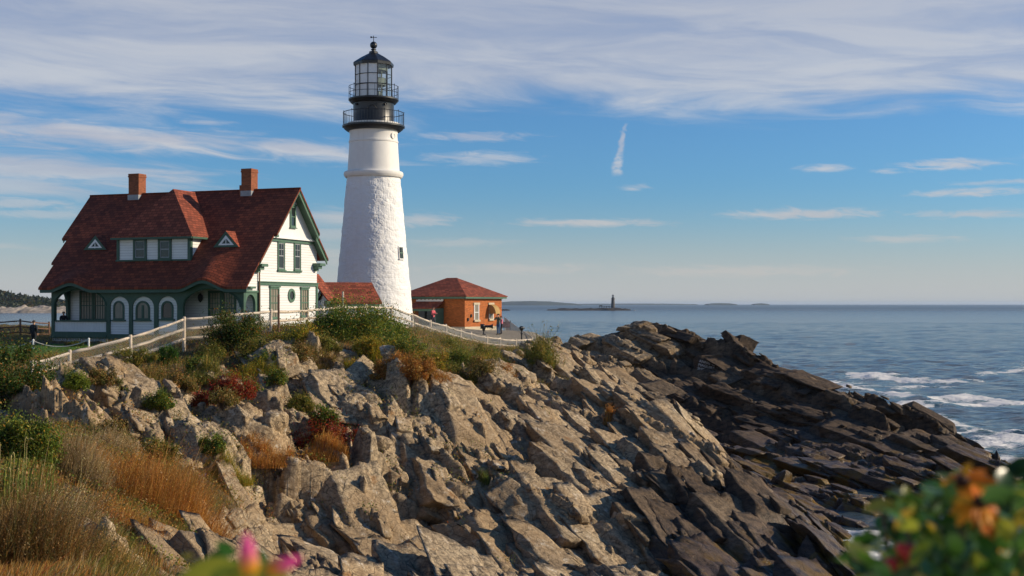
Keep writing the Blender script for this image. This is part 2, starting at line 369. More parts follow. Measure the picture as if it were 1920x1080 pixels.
ST = np.array([.54, -.84])       # direction the rock beds run along
def terrain(x, y, fine=True):
    """height, soil mask, darkness (wet or dark rock, plus painted ridge and gully shade), block tone"""
    x = np.asarray(x, float); y = np.asarray(y, float)
    z0, rk = base_h(x, y)
    lf = fbm(x*.35, y*.35, 4, 3)
    rock = np.clip((rk+lf*.55-.28)/.3, 0, 1); rock = rock*rock*(3-2*rock)
    wx = x+.5*fbm(x*.4, y*.4, 3, 21)+.10*fbm(x*1.9, y*1.9, 3, 25); wy = y+.5*fbm(x*.4, y*.4, 3, 31)+.10*fbm(x*1.9, y*1.9, 3, 35)
    a = wx*ST[0]+wy*ST[1]; b = wx*-ST[1]+wy*ST[0]            # along / across the beds
    h = np.zeros_like(x); tone_ = np.zeros_like(x)
    amp = .6+1.0*np.clip(vnoise(x*.11, y*.11, 77)+.4, 0, 1)
    ridge = np.clip((x-np.interp(y, [50, 61, 67.5, 74, 80.5, 88, 95, 105], [13.2, 12.4, 11.6, 10.6, 8.8, 6.4, 4, 0])+.8*lf)/1.2, 0, 1)*(.30+.70*np.clip((x-9.5)/4, 0, 1))  # browner ridge rock, with the shade on its near face painted in
    slab = np.clip((x+4+.15*(y-50))/8, 0, 1)                 # smoother tilted slabs on the right, broken outcrops on the left
    # big broken blocks
    for la, lb, A, T, sd in [(8.5, 5.0, 1.25, .10, 40), (4.2, 1.9, .62, .12, 41)]:
        f1, f2, H = voro(a/la, b/lb, sd)
        k = 1.15-.5*slab
        h = h+A*((H[0]-.5)+((H[1]-.5)*H[3]+(H[2]-.5)*H[4])*2*T*4)*amp*k
        tone_ = tone_+.5*A*(H[0]-.5)
    # tilted beds: a short steep face towards -b, then a long planar back sloping down towards +b; every block of a bed sits at its own phase
    for per, la, K, sd in [(3.2, 7.5, .32, 51), (1.15, 3.0, .29, 52), (.46, 1.25, .24, 53)] + ([(.19, .45, .16, 54)] if fine else []):
        f1, f2, H = voro(a/la+.3*b/per, b/per*.5, sd)
        q = (b+(z0)*.9)/per+(H[0]*1.0)+.35*fbm(a/la*.6, b/per*.35, 2, sd+20)
        fr = q-np.floor(q); st_ = np.floor(q)
        rs = np.clip(fr/.10, 0, 1); saw = np.where(fr < .10, rs, 1-(fr-.10)/.90)
        hs = hash3(st_, np.floor(H[0]*97), sd)[0]
        h = h+per*K*(saw-.5)*(.55+.9*hs)*(.8+.3*slab)
        tone_ = tone_+per*.25*(hs-.5)
        cr = np.clip(1-(f2-f1)/.09, 0, 1); h = h-per*.24*cr
    if fine:
        for la, A, T, sd in ((1.1, .10, .22, 57), (.48, .03, .25, 58)):
            f1, f2, H = voro(wx/la+.3*wy, wy/la*.8, sd); h = h+A*(H[0]-.5)+(H[1]-.5)*T*la*H[3]*1.6+(H[2]-.5)*T*la*H[4]*1.6; tone_ = tone_+.25*(H[0]-.5)*la
    h = h+.05*fbm(x*2.2, y*2.2, 4, 60)+.16*fbm(x*.7, y*.7, 3, 61)
    z = z0+h*(.06+.94*rock)*1.0
    z = z+(1-rock)*(.22*fbm(x*.8, y*.8, 4, 71)+.06*fbm(x*4, y*4, 2, 75))
    flat = np.clip((1.5-np.abs(rk+.0))/1.5, 0, 1)
    lawn = np.clip((y-58-np.maximum(0, (x+23)*1.1))/4, 0, 1)*np.clip((x+35.5)/2, 0, 1)*np.clip((89-y)/3, 0, 1)*np.clip((-19+ (y-70)*.22-x)/4, 0, 1)*np.clip((112-y)/6, 0, 1)
    plaza = np.clip((y-97)/5, 0, 1)*np.clip((4.0-x)/1.5, 0, 1)*np.clip((x+20)/5, 0, 1)*np.clip((126-y)/6, 0, 1)
    z = z*(1-np.maximum(lawn, plaza))+(z0+.02*fbm(x, y, 2, 9))*np.maximum(lawn, plaza)
    near = np.clip((10-np.hypot(x, y))/6, 0, 1)
    z = z*(1-near)+(z0+.03*fbm(x*2, y*2, 3, 90))*near
    wet_shade = np.clip((2.3+1.4*fbm(x*.3, y*.3, 3, 88)-z)/1.6, 0, 1)*np.clip((x-8.0)/4, 0, 1)
    wet_shade = np.maximum(wet_shade, np.clip((x-5.0+1.2*lf)/1.4, 0, 1)*np.clip((3.7+1.0*lf-z)/1.3, 0, 1))
    wet_shade = np.maximum(wet_shade, np.clip((x-4.5)/2, 0, 1)*np.clip((y-62)/4, 0, 1)*np.clip((3.2+lf-z)/1.6, 0, 1))  # gully shade painted in together with the wet rock
    dark = np.clip(ridge*(.95+.6*lf)+wet_shade, 0, 1)
    lawn = np.maximum(lawn, 0)
    return z, 1-rock, dark, np.clip(tone_*.7+.5, 0, 1), lawn, plaza, z0

def ground(x, y):
    return float(terrain(np.array([x]), np.array([y]))[0][0])

def gpix(u, v, d0=10., d1=125., n=900):
    """first point of the ground behind a photo pixel"""
    d = np.geomspace(d0, d1, n); z = terrain((u-CU)/FPX*d, d)[0]; zr = CZ-(v-HV)/FPX*d
    k = np.argmax(z >= zr) if (z >= zr).any() else n-1
    return np.array([(u-CU)/FPX*d[k], d[k], z[k]])


def cube_grid(n):
    """unit cube [-1,1]^3 with n x n faces and shared corners"""
    key = {}; V = []; F = []
    def vid(p):
        if p not in key: key[p] = len(V); V.append(p)
        return key[p]
    for ax in range(3):
        for sg in (0, n):
            for i in range(n):
                for j in range(n):
                    q = []
                    for a, b in ((i, j), (i+1, j), (i+1, j+1), (i, j+1)):
                        c = [0, 0, 0]; c[ax] = sg; c[(ax+1) % 3] = a; c[(ax+2) % 3] = b; q.append(vid(tuple(c)))
                    F.append(q if sg else q[::-1])
    return np.array(V, float)*2/n-1, np.array(F)
SPOTS = [(620,850,105),(438,748,100),(385,764,60),(606,806,40),(500,905,100),(520,732,50),(400,885,60),(905,905,30),(1141,800,22),(1050,768,50),(1015,750,70),(752,700,90),(785,716,70),(322,985,220),(150,900,100),(215,850,80),(340,735,60),(470,748,60),(210,835,80),(300,865,70),(870,722,60),(142,736,50),(312,688,50),(400,672,80),(690,668,80),(330,1060,80),(714,850,40),(513,806,60),(1331,692,56),(975,655,120),(938,655,70),(1003,645,60),(900,645,70)]
def rock_blocks():
    """angular slabs broken along the beds, half bedded in the slope"""
    g = np.random.default_rng(77); VV, FF, MM = [], [], []; off = 0
    sp = [(gpix(u, v, 9.), w) for u, v, w in SPOTS]
    for N, n, lo, hi in ((950, 12, (1.9, 1.0, .5), (5.8, 2.8, 1.2)), (4000, 5, (.6, .35, .2), (1.9, 1.0, .55)), (3800, 2, (.22, .14, .09), (.65, .38, .24))):
        m = N*5; t = g.uniform(-.33, .44, m); y = g.uniform(24, 108, m); x = t*y
        z, soil, dark, tn_, lawn, plaza, z0 = terrain(x, y, False)
        free = np.ones(m, bool)
        for c, w in sp: free &= np.hypot(x-c[0], (y-c[1])*.7) > w*c[1]/FPX*.5+hi[0]*.22
        ok = np.where(free & (soil < .45) & (z > (-.05 if n > 9 else -.4)) & (plaza < .1) & (lawn < .1))[0][:N]; x, y, z, dark = x[ok], y[ok], z[ok], dark[ok]; k = len(ok)
        e = .8; gx = (base_h(x+e, y)[0]-base_h(x-e, y)[0])/(2*e); gy = (base_h(x, y+e)[0]-base_h(x, y-e)[0])/(2*e)
        ns = np.stack([-gx, -gy, np.ones(k)], 1); ns /= np.linalg.norm(ns, axis=1)[:, None]
        left = np.clip((2-x)/10, 0, 1)[:, None]; rdg = np.clip((x-np.interp(y, [50, 61, 67.5, 74, 80.5, 88, 95, 105], [13.2, 12.4, 11.6, 10.6, 8.8, 6.4, 4, 0]))/1.5, 0, 1)[:, None]
        e3 = ns*(.62+.38*rdg)+np.array([.47, -.24, .56])*(.82-.48*rdg)+g.normal(0, 1, (k, 3))*(.035+.10*left); e3 /= np.linalg.norm(e3, axis=1)[:, None]
        d1 = np.array([.54, -.84, 0])+g.normal(0, 1, (k, 3))*(.07+.22*left); e1 = d1-e3*(d1*e3).sum(1)[:, None]; e1 /= np.linalg.norm(e1, axis=1)[:, None]; e2 = np.cross(e3, e1)
        dim = np.array(lo)+(np.array(hi)-np.array(lo))*g.uniform(0, 1, (k, 3))**1.6; dim = dim*.5*(1-.25*left)
        cg, F = cube_grid(n); nv = len(cg)
        J = g.normal(0, .11, (k, 2, 2, 2, 3)); J[..., 2] *= .6; sh = g.normal(0, .22, (k, 1, 3)); sh[:, :, 2] *= .3
        u = (cg+1)/2
        P = np.zeros((k, nv, 3))
        for a in (0, 1):
            for b in (0, 1):
                for c in (0, 1):
                    w = (u[:, 0] if a else 1-u[:, 0])*(u[:, 1] if b else 1-u[:, 1])*(u[:, 2] if c else 1-u[:, 2])
                    P += w[None, :, None]*(np.array([2*a-1, 2*b-1, 2*c-1])+J[:, a, b, c])[:, None]
        P = P+sh*P[:, :, 2:3]
        P = P*dim[:, None]
        W = P[:, :, 0:1]*e1[:, None]+P[:, :, 1:2]*e2[:, None]+P[:, :, 2:3]*e3[:, None]
        if n > 9: z = z0[ok]+.72*(z-z0[ok])+.10
        C = np.stack([x, y, z], 1)-e3*(dim[:, 2]*np.where(g.random(k) < .06, g.uniform(.35, .7, k), g.uniform(.80, 1.14, k)))[:, None]
        W = W+C[:, None]
        # chipped and stepped faces
        fx, fy = (W[:, :, 0]*.54-W[:, :, 1]*.84), (W[:, :, 0]*.84+W[:, :, 1]*.54+W[:, :, 2]*.8)
        amp = (dim.min(1)*.30)[:, None]
        dn = fbm(fx*.7, fy*3.4, 5, 201, .6)*amp*1.35; dm = fbm(fx*2.3+9, W[:, :, 2]*3.1, 4, 205)*amp*1.1
        W = W+e3[:, None]*dn[:, :, None]+e2[:, None]*dm[:, :, None]
        VV.append(W.reshape(-1, 3)); FF.append((F[None]+(np.arange(k)*nv)[:, None, None]).reshape(-1, 4)+off); off += k*nv
        tone_ = np.clip(g.normal(.55, .22, k), 0, 1)
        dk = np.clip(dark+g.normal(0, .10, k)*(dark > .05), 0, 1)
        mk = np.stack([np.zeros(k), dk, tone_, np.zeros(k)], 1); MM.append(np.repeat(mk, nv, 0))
    return np.concatenate(VV), np.concatenate(FF), np.concatenate(MM)

def make_ground():
    nc = 880
    tn = np.linspace(-.62, .64, nc)
    ys = np.concatenate([np.geomspace(1.2, 12, 60)[:-1], np.geomspace(12, 30, 230)[:-1], np.geomspace(30, 66, 380)[:-1], np.geomspace(66, 112, 270)[:-1], np.geomspace(112, 150, 40)])
    Y, T = np.meshgrid(ys, tn, indexing='ij'); X = Y*T
    z, soil, dark, tn_, lawn, plaza, z0 = terrain(X, Y)
    for ax in (0, 1):
        zz = np.moveaxis(z, ax, 0); zz[1:-1] = .05*zz[:-2]+.9*zz[1:-1]+.05*zz[2:]
    # undercut the broken edges a little so that blocks overhang
    V = np.stack([X, Y, z], -1).reshape(-1, 3)
    nr = len(ys); idx = np.arange(nr*nc).reshape(nr, nc)
    F = np.stack([idx[:-1, :-1], idx[:-1, 1:], idx[1:, 1:], idx[1:, :-1]], -1).reshape(-1, 4)
    V2, F2, M2 = rock_blocks()
    o = mesh_obj('rocky_headland', np.concatenate([V, V2]), np.concatenate([F, F2+len(V)]), M['ground'])
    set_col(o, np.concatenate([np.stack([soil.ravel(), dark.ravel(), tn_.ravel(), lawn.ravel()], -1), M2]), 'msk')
    pv = np.zeros((len(V)+len(V2), 3)); pv[:len(V)] = plaza.reshape(-1, 1); set_col(o, pv, 'paved')
    tag(o, kind='structure')
    return o

def fn_ground(n, b):
    at = n.nd('ShaderNodeAttribute', attribute_name='msk'); sp = n.nd('ShaderNodeSeparateColor', {0: at.outputs[0]})
    soil, dark, tn_, lawn = sp.outputs[0], sp.outputs[1], sp.outputs[2], at.outputs['Alpha']
    paved = n.nd('ShaderNodeSeparateColor', {0: n.nd('ShaderNodeAttribute', attribute_name='paved').outputs[0]}).outputs[0]
    p = geo(n)
    pr = n.vscale(p, (1, 1, 1), rot=(0, .45, 1.0))
    st = n.vscale(pr, (.5, 2.4, 2.4))
    v1 = n.noise(p, .8, 6., .62); v2 = n.noise(st, 2.2, 7., .65); v3 = n.noise(p, 9., 5., .65); v4 = n.noise(p, .22, 4.)
    ml = n.m('ADD', n.m('MULTIPLY', v2, .6), n.m('MULTIPLY', v3, .4))
    rock = n.mix(n.ss(ml, .36, .66), (.12, .09, .058), (.68, .505, .30))
    rock = n.mix(n.ss(v1, .48, .7, 0., .6), rock, (.54, .425, .27))
    rock = n.mix(n.ss(v4, .42, .62, 0., .7), rock, n.mix(v2, (.22, .13, .06), (.52, .36, .19)))
    rock = n.mix(n.ss(n.noise(p, 1.6, 5., .6), .6, .72, 0., .8), rock, (.30, .145, .045))
    rock = n.mix(n.ss(n.noise(st, 1.1, 6., .72), .56, .72, 0., .85), rock, (.66, .60, .50))
    rock = n.mix(n.ss(tn_, .2, .8, .28, .0), rock, (.08, .066, .05))
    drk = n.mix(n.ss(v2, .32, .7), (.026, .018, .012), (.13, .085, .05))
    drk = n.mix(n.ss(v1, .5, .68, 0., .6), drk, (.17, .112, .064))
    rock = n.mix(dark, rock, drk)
    z = n.nd('ShaderNodeSeparateXYZ', {0: p}).outputs[2]
    weed = n.m('MULTIPLY', n.ss(n.m('ADD', z, n.m('MULTIPLY', v1, 2.2)), 2.9, 1.5), n.m('MULTIPLY', n.ss(dark, .2, .6), n.ss(n.noise(p, .9, 5.), .46, .56)))
    rock = n.mix(weed, rock, (.17, .10, .016))
    veins = n.nd('ShaderNodeTexVoronoi', {'Vector': n.vscale(pr, (.6, 2.2, 2.2)), 'Scale': 1.5}, feature='DISTANCE_TO_EDGE').outputs[0]
    vein2 = n.nd('ShaderNodeTexVoronoi', {'Vector': n.vscale(pr, (.8, 2.6, 3.2), loc=(3, 7, 1)), 'Scale': 3.6}, feature='DISTANCE_TO_EDGE').outputs[0]
    ck = n.m('MULTIPLY', n.ss(veins, .0, .028), n.ss(vein2, .0, .035, .3, 1.))
    rock = n.mix(n.m('MULTIPLY', n.m('SUBTRACT', 1., ck), n.ss(v1, .36, .6, .28, .85)), rock, (.03, .024, .018))
    so = n.mix(n.ss(n.noise(p, 3., 6., .65), .35, .65), (.055, .043, .02), (.17, .115, .05))
    so = n.mix(n.ss(v1, .45, .7), so, (.075, .085, .025))
    gr = n.mix(n.ss(n.noise(p, 14., 4.), .3, .7), (.045, .095, .016), (.075, .15, .03))
    so = n.mix(lawn, so, gr)
    so = n.mix(paved, so, n.mix(v2, (.20, .17, .13), (.32, .28, .21)))
    edge = n.ss(n.m('ADD', soil, n.m('MULTIPLY', n.m('SUBTRACT', v3, .5), .5)), .4, .62)
    c = n.mix(edge, rock, so)
    link(n, c, b.inputs['Base Color'])
    wet = n.m('MULTIPLY', dark, n.ss(z, 2.6, .8))
    link(n, n.ss(wet, 0., 1., .86, .34), b.inputs['Roughness'])
    hh = n.m('ADD', n.m('MULTIPLY', v2, .6), n.m('ADD', n.m('MULTIPLY', v3, .35), n.m('MULTIPLY', ck, .35)))
    bump(n, b, hh, .7, .12)
M['ground'] = mat('coastal rock and soil', rough=.85, fn=fn_ground, spec=.3)
headland = make_ground()

# ================================================================ SEA
FOAM = [  # photo pixel polylines on the water, half width in photo pixels, strength
 ([(1555,722),(1640,732),(1740,742),(1830,748),(1960,754)], 6, 1.0), ([(1590,704),(1650,706),(1720,711),(1830,716)], 6, 1.0), ([(1560,716),(1660,724),(1790,729)], 4, .7),
 ([(1960,752),(1830,757),(1760,759),(1705,766),(1730,778)], 8, .95), ([(1720,770),(1770,785),(1810,800)], 14, .8), ([(1840,703),(1890,697),(1960,688)], 5, .8), ([(1870,690),(1960,676)], 3, .5),
 ([(1800,840),(1860,830),(1960,822)], 20, .85), ([(1830,868),(1960,872)], 24, 1.0), ([(1780,815),(1840,806),(1960,800)], 6, .75), ([(1600,740),(1640,748)], 7, .7), ([(1680,800),(1780,830),(1830,856)], 12, .8),
 ([(1545,1000),(1600,1005),(1660,1002)], 26, 1.0), ([(1555,1030),(1640,1030)], 22, 1.0), ([(1560,1065),(1660,1060)], 26, .95), ([(1510,985),(1550,1000)], 6, .8)]
def sea_px(u, v): d = CZ*FPX/(v-HV); return np.array([(u-CU)/FPX*d, d])
def make_sea():
    nc = 620
    az = np.linspace(-.95, .95, nc)
    rr = np.concatenate([np.geomspace(18, 40, 50)[:-1], np.geomspace(40, 130, 330)[:-1], np.geomspace(130, 700, 330)[:-1], np.geomspace(700, 24000, 160)])
    Rr, A = np.meshgrid(rr, az, indexing='ij'); X = Rr*np.sin(A); Y = Rr*np.cos(A)
    Z = np.zeros_like(X); sp = np.maximum(np.gradient(rr)[:, None]*np.ones_like(X), Rr*(az[1]-az[0]))
    r2 = np.random.default_rng(4)
    for i in range(64):
        lam = 1.3*(26/1.3)**(r2.random()); th = R(200)+r2.normal(0, .75); k = 2*math.pi/lam
        amp = .0058*lam**.8*(.6+.8*r2.random())*(.40 if lam > 6 else 1)
        ph = k*(X*math.cos(th)+Y*math.sin(th))+r2.random()*6.28+1.2*vnoise(X/lam/6, Y/lam/6, 300+i)*3
        w = np.clip(lam/(2.4*sp)-.6, 0, 1)
        s = np.sin(ph); Z += amp*w*(s+.35*(s*s-.5))
    grp = .8+.5*np.clip(fbm(X*.03, Y*.03, 3, 400)+.4, 0, 1)
    Z *= grp
    # foam field
    foam = np.zeros_like(X)
    ff = (Y > 30) & (Y < 300)
    U = CU+X[ff]/Y[ff]*FPX; Vv = HV+CZ/Y[ff]*FPX; acc = np.zeros(U.shape)
    U2 = U+26*fbm(X[ff]*.16, Y[ff]*.10, 4, 410); V2 = Vv+ (Vv-HV)*.07*fbm(X[ff]*.20, Y[ff]*.12, 4, 420)
    for pl, hw, stg in FOAM:
        P = np.array(pl, float); best = np.full(U.shape, 1e9)
        for a, b in zip(P[:-1], P[1:]):
            t = np.clip(((U2-a[0])*(b[0]-a[0])+(V2-a[1])*(b[1]-a[1]))/((b-a)@(b-a)), 0, 1)
            best = np.minimum(best, np.hypot((U2-a[0]-t*(b[0]-a[0]))*.25, V2-a[1]-t*(b[1]-a[1])))
        acc = np.maximum(acc, stg*np.exp(-(best/(hw*.58))**2))
    foam[ff] = acc
    Z = Z+.30*foam*(.35+fbm(X*.7, Y*.9, 4, 470))
    V = np.stack([X, Y, Z], -1).reshape(-1, 3); nr = len(rr); idx = np.arange(nr*nc).reshape(nr, nc)
    F = np.stack([idx[:-1, :-1], idx[:-1, 1:], idx[1:, 1:], idx[1:, :-1]], -1).reshape(-1, 4)
    o = mesh_obj('sea', V, F, M['sea'], smooth=True)
    shal = np.clip(foam*1.0, 0, 1)
    set_col(o, np.stack([foam.ravel(), shal.ravel(), foam.ravel()*0], -1), 'msk')
    tag(o, kind='structure'); return o
def fn_sea(n, b):
    at = n.nd('ShaderNodeSeparateColor', {0: n.nd('ShaderNodeAttribute', attribute_name='msk').outputs[0]})
    p = geo(n)
    d = n.nd('ShaderNodeVectorMath', {0: p}, operation='LENGTH').outputs['Value']
    w1 = n.noise(n.vscale(p, (1, 1.2, 1), rot=(0, 0, .35)), 1.1, 6., .62, .4)
    w2 = n.noise(n.vscale(p, (.22, .4, 1), rot=(0, 0, .35)), 1.0, 5., .6, .3)
    w3 = n.noise(n.vscale(p, (.02, .055, 1), rot=(0, 0, .1)), 1.0, 5., .6)
    near = n.ss(d, 90., 500., 1., 0.)
    h = n.m('ADD', n.m('MULTIPLY', w1, .22), n.m('MULTIPLY', w2, .9))
    bp = n.nd('ShaderNodeBump', {'Height': h, 'Strength': .85, 'Distance': .75}).outputs[0]
    link(n, bp, b.inputs['Normal'])
    deep = n.mix(n.ss(w3, .35, .65), (.046, .064, .066), (.058, .078, .080))
    deep = n.mix(n.ss(at.outputs[1], .05, .7, 0., .75), deep, (.07, .17, .15))
    fn1 = n.noise(n.vscale(p, (.9, 1.6, 1)), 1.5, 7., .72, .6)
    fn2 = n.noise(n.vscale(p, (.35, .8, 1)), 1.0, 6., .7, 1.2)
    th = n.m('ADD', n.m('MULTIPLY', at.outputs[0], .95), n.m('MULTIPLY', n.m('SUBTRACT', n.m('ADD', fn1, fn2), 1.0), 1.5))
    fm = n.ss(th, .40, .68)
    cap = n.m('MULTIPLY', n.ss(n.noise(n.vscale(p, (.12, .3, 1)), 1., 6., .7), .735, .77), .5)
    fm = n.m('MAXIMUM', fm, cap)
    link(n, n.mix(fm, deep, (.74, .72, .68)), b.inputs['Base Color'])
    link(n, n.m('ADD', n.m('MULTIPLY', fm, .6), n.ss(d, 100., 3000., .10, .34)), b.inputs['Roughness'])
    b.inputs['IOR'].default_value = 1.33
M['sea'] = mat('sea water', rough=.1, fn=fn_sea, spec=.5)
sea = make_sea()
# ================================================================ LIGHTHOUSE
TD = 108.0; TS = TD/FPX; TX = (700.5-CU)/FPX*TD
def tz(v): return CZ-(v-HV)*TS
TC = np.array([TX, TD])
def polar(r, a, z): return np.array([TX+r*math.cos(a), TD+r*math.sin(a), z])     # a = -90 deg faces the camera
lh = empty('lighthouse', (TX, TD, tz(605)), 'tall white lighthouse tower with black lantern room on the headland', 'lighthouse')
def ring_tube(mb, r, z, t, n=64, k=6):
    vs = []; fs = []
    for i in range(n):
        a = 2*math.pi*i/n
        for j in range(k):
            b = 2*math.pi*j/k; vs.append(polar(r+t*math.cos(b), a, z+t*math.sin(b)))
    for i in range(n):
        for j in range(k): fs.append((i*k+j, ((i+1) % n)*k+j, ((i+1) % n)*k+(j+1) % k, i*k+(j+1) % k))
    mb.add(vs, fs)
# rubble shaft: real relief in the stone courses
def rubble_shaft():
    na, nz = 420, 330
    vs = np.linspace(616, 332.5, nz); a = np.linspace(0, 2*math.pi, na, endpoint=False)
    Vv, A = np.meshgrid(vs, a, indexing='ij'); r = (49.5+(Vv-333)*.0933)*TS; Z = CZ-(Vv-HV)*TS
    arc = A*2.9; k = na/(2*math.pi*2.9)
    def wrapn(f):                                     # blend the seam at the back
        w = np.clip((A-(2*math.pi-.5))/.5, 0, 1); return f(arc)*(1-w)+f(arc-2*math.pi*2.9)*w
    def stone(q):
        f1, f2, H = voro(q/.62+.25*vnoise(q*2, Z*2, 5), Z/.36+.25*vnoise(q*2, Z*2, 6), 610)
        b = np.clip((f2-f1)/.22, 0, 1); f3, f4, H2 = voro(q/.25, Z/.17, 611)
        return .022*b*(.3+H[0])+.014*np.clip((f4-f3)/.3, 0, 1)+.055*fbm(q*1.3, Z*1.7, 5, 612)+.008*fbm(q*6, Z*6, 2, 613)
    r = r-.03+wrapn(stone)
    # the slit window is cut into the wall
    P = np.stack([TX+r*np.cos(A-math.pi/2), TD+r*np.sin(A-math.pi/2), Z], -1).reshape(-1, 3)
    idx = np.arange(nz*na).reshape(nz, na); nx = np.roll(idx, -1, 1)
    F = np.stack([idx[:-1], nx[:-1], nx[1:], idx[1:]], -1).reshape(-1, 4)
    return mesh_obj('tower_shaft', P, F, M['rubble'], lh, smooth=True)
shaft = rubble_shaft()
def lathe_px(name, prof, m, n=72, smooth=True, parent=None):
    b = MB(); b.lathe(TC, [(hw*TS, tz(v)) for hw, v in prof], n); o = b.build(name, m, parent or lh, smooth=smooth, uv=False)
    if smooth:
        e = o.modifiers.new('edges', 'EDGE_SPLIT'); e.split_angle = R(32)
    return o
lathe_px('belt_course', [(46, 334), (53, 333.5), (54.5, 331), (55.6, 329), (55.6, 325), (54.2, 323), (47, 321.5)], M['render'])
lathe_px('upper_shaft', [(48.6, 323), (45.2, 268.6), (46.2, 268.2), (46.3, 265.2), (45.1, 264.8), (44.2, 252), (45.2, 250), (45.3, 247), (46.6, 245), (48.3, 238), (48.8, 232)], M['render'])
lathe_px('gallery_deck', [(46, 247), (50, 246.5), (54.5, 243), (57, 239.8), (58.4, 239.4), (58.4, 236.4), (30, 236.2)], M['iron'])
def railing(name, r, z0, z1, nb, nrail, tb, tr):
    b = MB()
    for i in range(nb):
        a = 2*math.pi*(i+.5)/nb; big = i % 6 == 0; t = tb*1.7 if big else tb
        b.tube([polar(r, a, z0), polar(r, a, z1+(.05 if big else 0))], t, 5)
        if big: b.lathe(polar(r, a, 0)[:2], [(0, z1+.12), (.045, z1+.09), (.045, z1+.05), (0, z1+.02)], 6)
    for k in range(nrail): ring_tube(b, r, z1-(z1-z0)*k/nrail, tr)
    return b.build(name, M['iron'], lh, uv=False)
railing('gallery_railing', 56.6*TS, tz(237), tz(212.5), 66, 1, .013, .03)
wr = lathe_px('watch_room', [(37.6, 238), (39.2, 236.4), (38.6, 234), (38.0, 233), (38.0, 194), (38.6, 192)], M['iron'])
def knob(parent, r, a, z, rad, mt, name, dep=.12):
    b = MB(); n = np.array([math.cos(a), math.sin(a), 0]); t = np.array([-n[1], n[0], 0]); c = polar(r, a, z)
    pr = [(rad, 0), (rad, dep), (rad*.72, dep+.02), (rad*.66, dep-.02), (0, dep-.03)]; k = 14
    vs = [c+n*d+(t*math.cos(2*math.pi*i/k)+np.array([0, 0, 1.])*math.sin(2*math.pi*i/k))*q for q, d in pr for i in range(k)]
    fs = [(j*k+i, j*k+(i+1) % k, (j+1)*k+(i+1) % k, (j+1)*k+i) for j in range(len(pr)-1) for i in range(k)]
    b.add(vs, fs); return b.build(name, mt, parent, uv=False)
for a in (-137, -50): knob(wr, 38*TS, R(a), tz(199.5), .115, M['iron'], 'vent')
b = MB(); arch = [polar(38.6*TS, R(-90+x), tz(211+8*0-9*math.sin(math.pi*(x+11)/28))) for x in np.linspace(-11, 17, 12)]
b.tube(arch, .03, 5); b.tube([polar(38.8*TS, R(-73), tz(212)), polar(38.8*TS, R(-73), tz(198))], .03, 5); b.build('door_outline', M['iron'], wr, uv=False)
lathe_px('lantern_deck', [(37, 195.5), (41.5, 194.6), (45, 191), (46.9, 188.8), (46.9, 186.2), (25, 186)], M['iron'])
railing('lantern_railing', 46*TS, tz(187), tz(163), 20, 2, .016, .024)
# twelve sided lantern: blank white panels towards the land, clear glass towards the sea
LR = 34.8*TS; LA0 = R(-90+18.7-180)
za, zb = tz(186), tz(122)
fr = MB(); gl = MB()
for k in range(12):
    a0 = LA0+k*R(30); a1 = a0+R(30); p0, p1 = polar(LR, a0, 0), polar(LR, a1, 0)
    fr.tube([polar(LR, a0, za), polar(LR, a0, zb)], .045, 6)
    for vv in (123, 142.5, 161.5, 185): fr.tube([[p0[0], p0[1], tz(vv)], [p1[0], p1[1], tz(vv)]], .03 if vv not in (123, 185) else .06, 5)
    mid = (a0+a1)/2; deg = (math.degrees(mid)+90+180) % 360-180
    if -140 < deg < 18.8-.5:
        pb = MB(); n = np.array([math.cos(mid), math.sin(mid), 0])
        q0, q1 = p0-n*.03, p1-n*.03
        pb.add([[q0[0], q0[1], za], [q1[0], q1[1], za], [q1[0], q1[1], zb], [q0[0], q0[1], zb]], [(0, 1, 2, 3)])
        pb.add([[q0[0]-n[0]*.04, q0[1]-n[1]*.04, za], [q1[0]-n[0]*.04, q1[1]-n[1]*.04, za], [q1[0]-n[0]*.04, q1[1]-n[1]*.04, zb], [q0[0]-n[0]*.04, q0[1]-n[1]*.04, zb]], [(0, 3, 2, 1)])
        if k % 2: 
            for vv in (130, 155): pb.box((polar(LR+.0, mid, tz(vv))+n*0), (.03, .03, .035))
        pb.build('blank_panel', M['white'], lh, uv=False)
    else:
        gl.add([[p0[0], p0[1], za], [p1[0], p1[1], za], [p1[0], p1[1], zb], [p0[0], p0[1], zb]], [(0, 1, 2, 3)])
fr.build('lantern_frame', M['iron'], lh, uv=False); gl.build('lantern_glass', M['clear'], lh, uv=False)
b = MB(); b.lathe(TC, [(.05, tz(186)), (.62, tz(185)), (.62, tz(173)), (.3, tz(172.5))], 24); b.lathe(TC, [(.4, tz(162)), (1.05, tz(161)), (1.12, tz(148)), (.5, tz(146))], 24); b.lathe(TC, [(.3, tz(135)), (1.2, tz(134)), (1.25, tz(122))], 24)
b.tube([polar(.9, R(-35), za), polar(.9, R(-35), zb)], .09, 6); b.tube([polar(.05, 0, za), polar(.05, 0, zb)], .12, 8); b.build('lens_apparatus', M['lens'], lh, smooth=False, uv=False)
b = MB(); b.lathe(TC, [(34*TS, tz(123)), (38*TS, tz(124.6)), (38.6*TS, tz(119.6)), (36.8*TS, tz(117.4)), (23*TS, tz(108.2)), (8.6*TS, tz(100.2)), (8.6*TS, tz(97.5)), (7.4*TS, tz(96.6)), (3.6*TS, tz(96)), (3.4*TS, tz(94)), (5.2*TS, tz(93.6)), (5.2*TS, tz(92.4)), (3*TS, tz(91.8)), (3*TS, tz(90))], 8, rot=R(-72))
b.build('lantern_roof', M['iron'], lh, uv=False)
b = MB(); b.lathe(TC, [(max(.001, 6.8*TS*math.sin(math.pi*i/14)), tz(84.8)-6.8*TS*math.cos(math.pi*i/14)) for i in range(15)], 24); b.build('vent_ball', M['iron'], lh, smooth=True, uv=False)
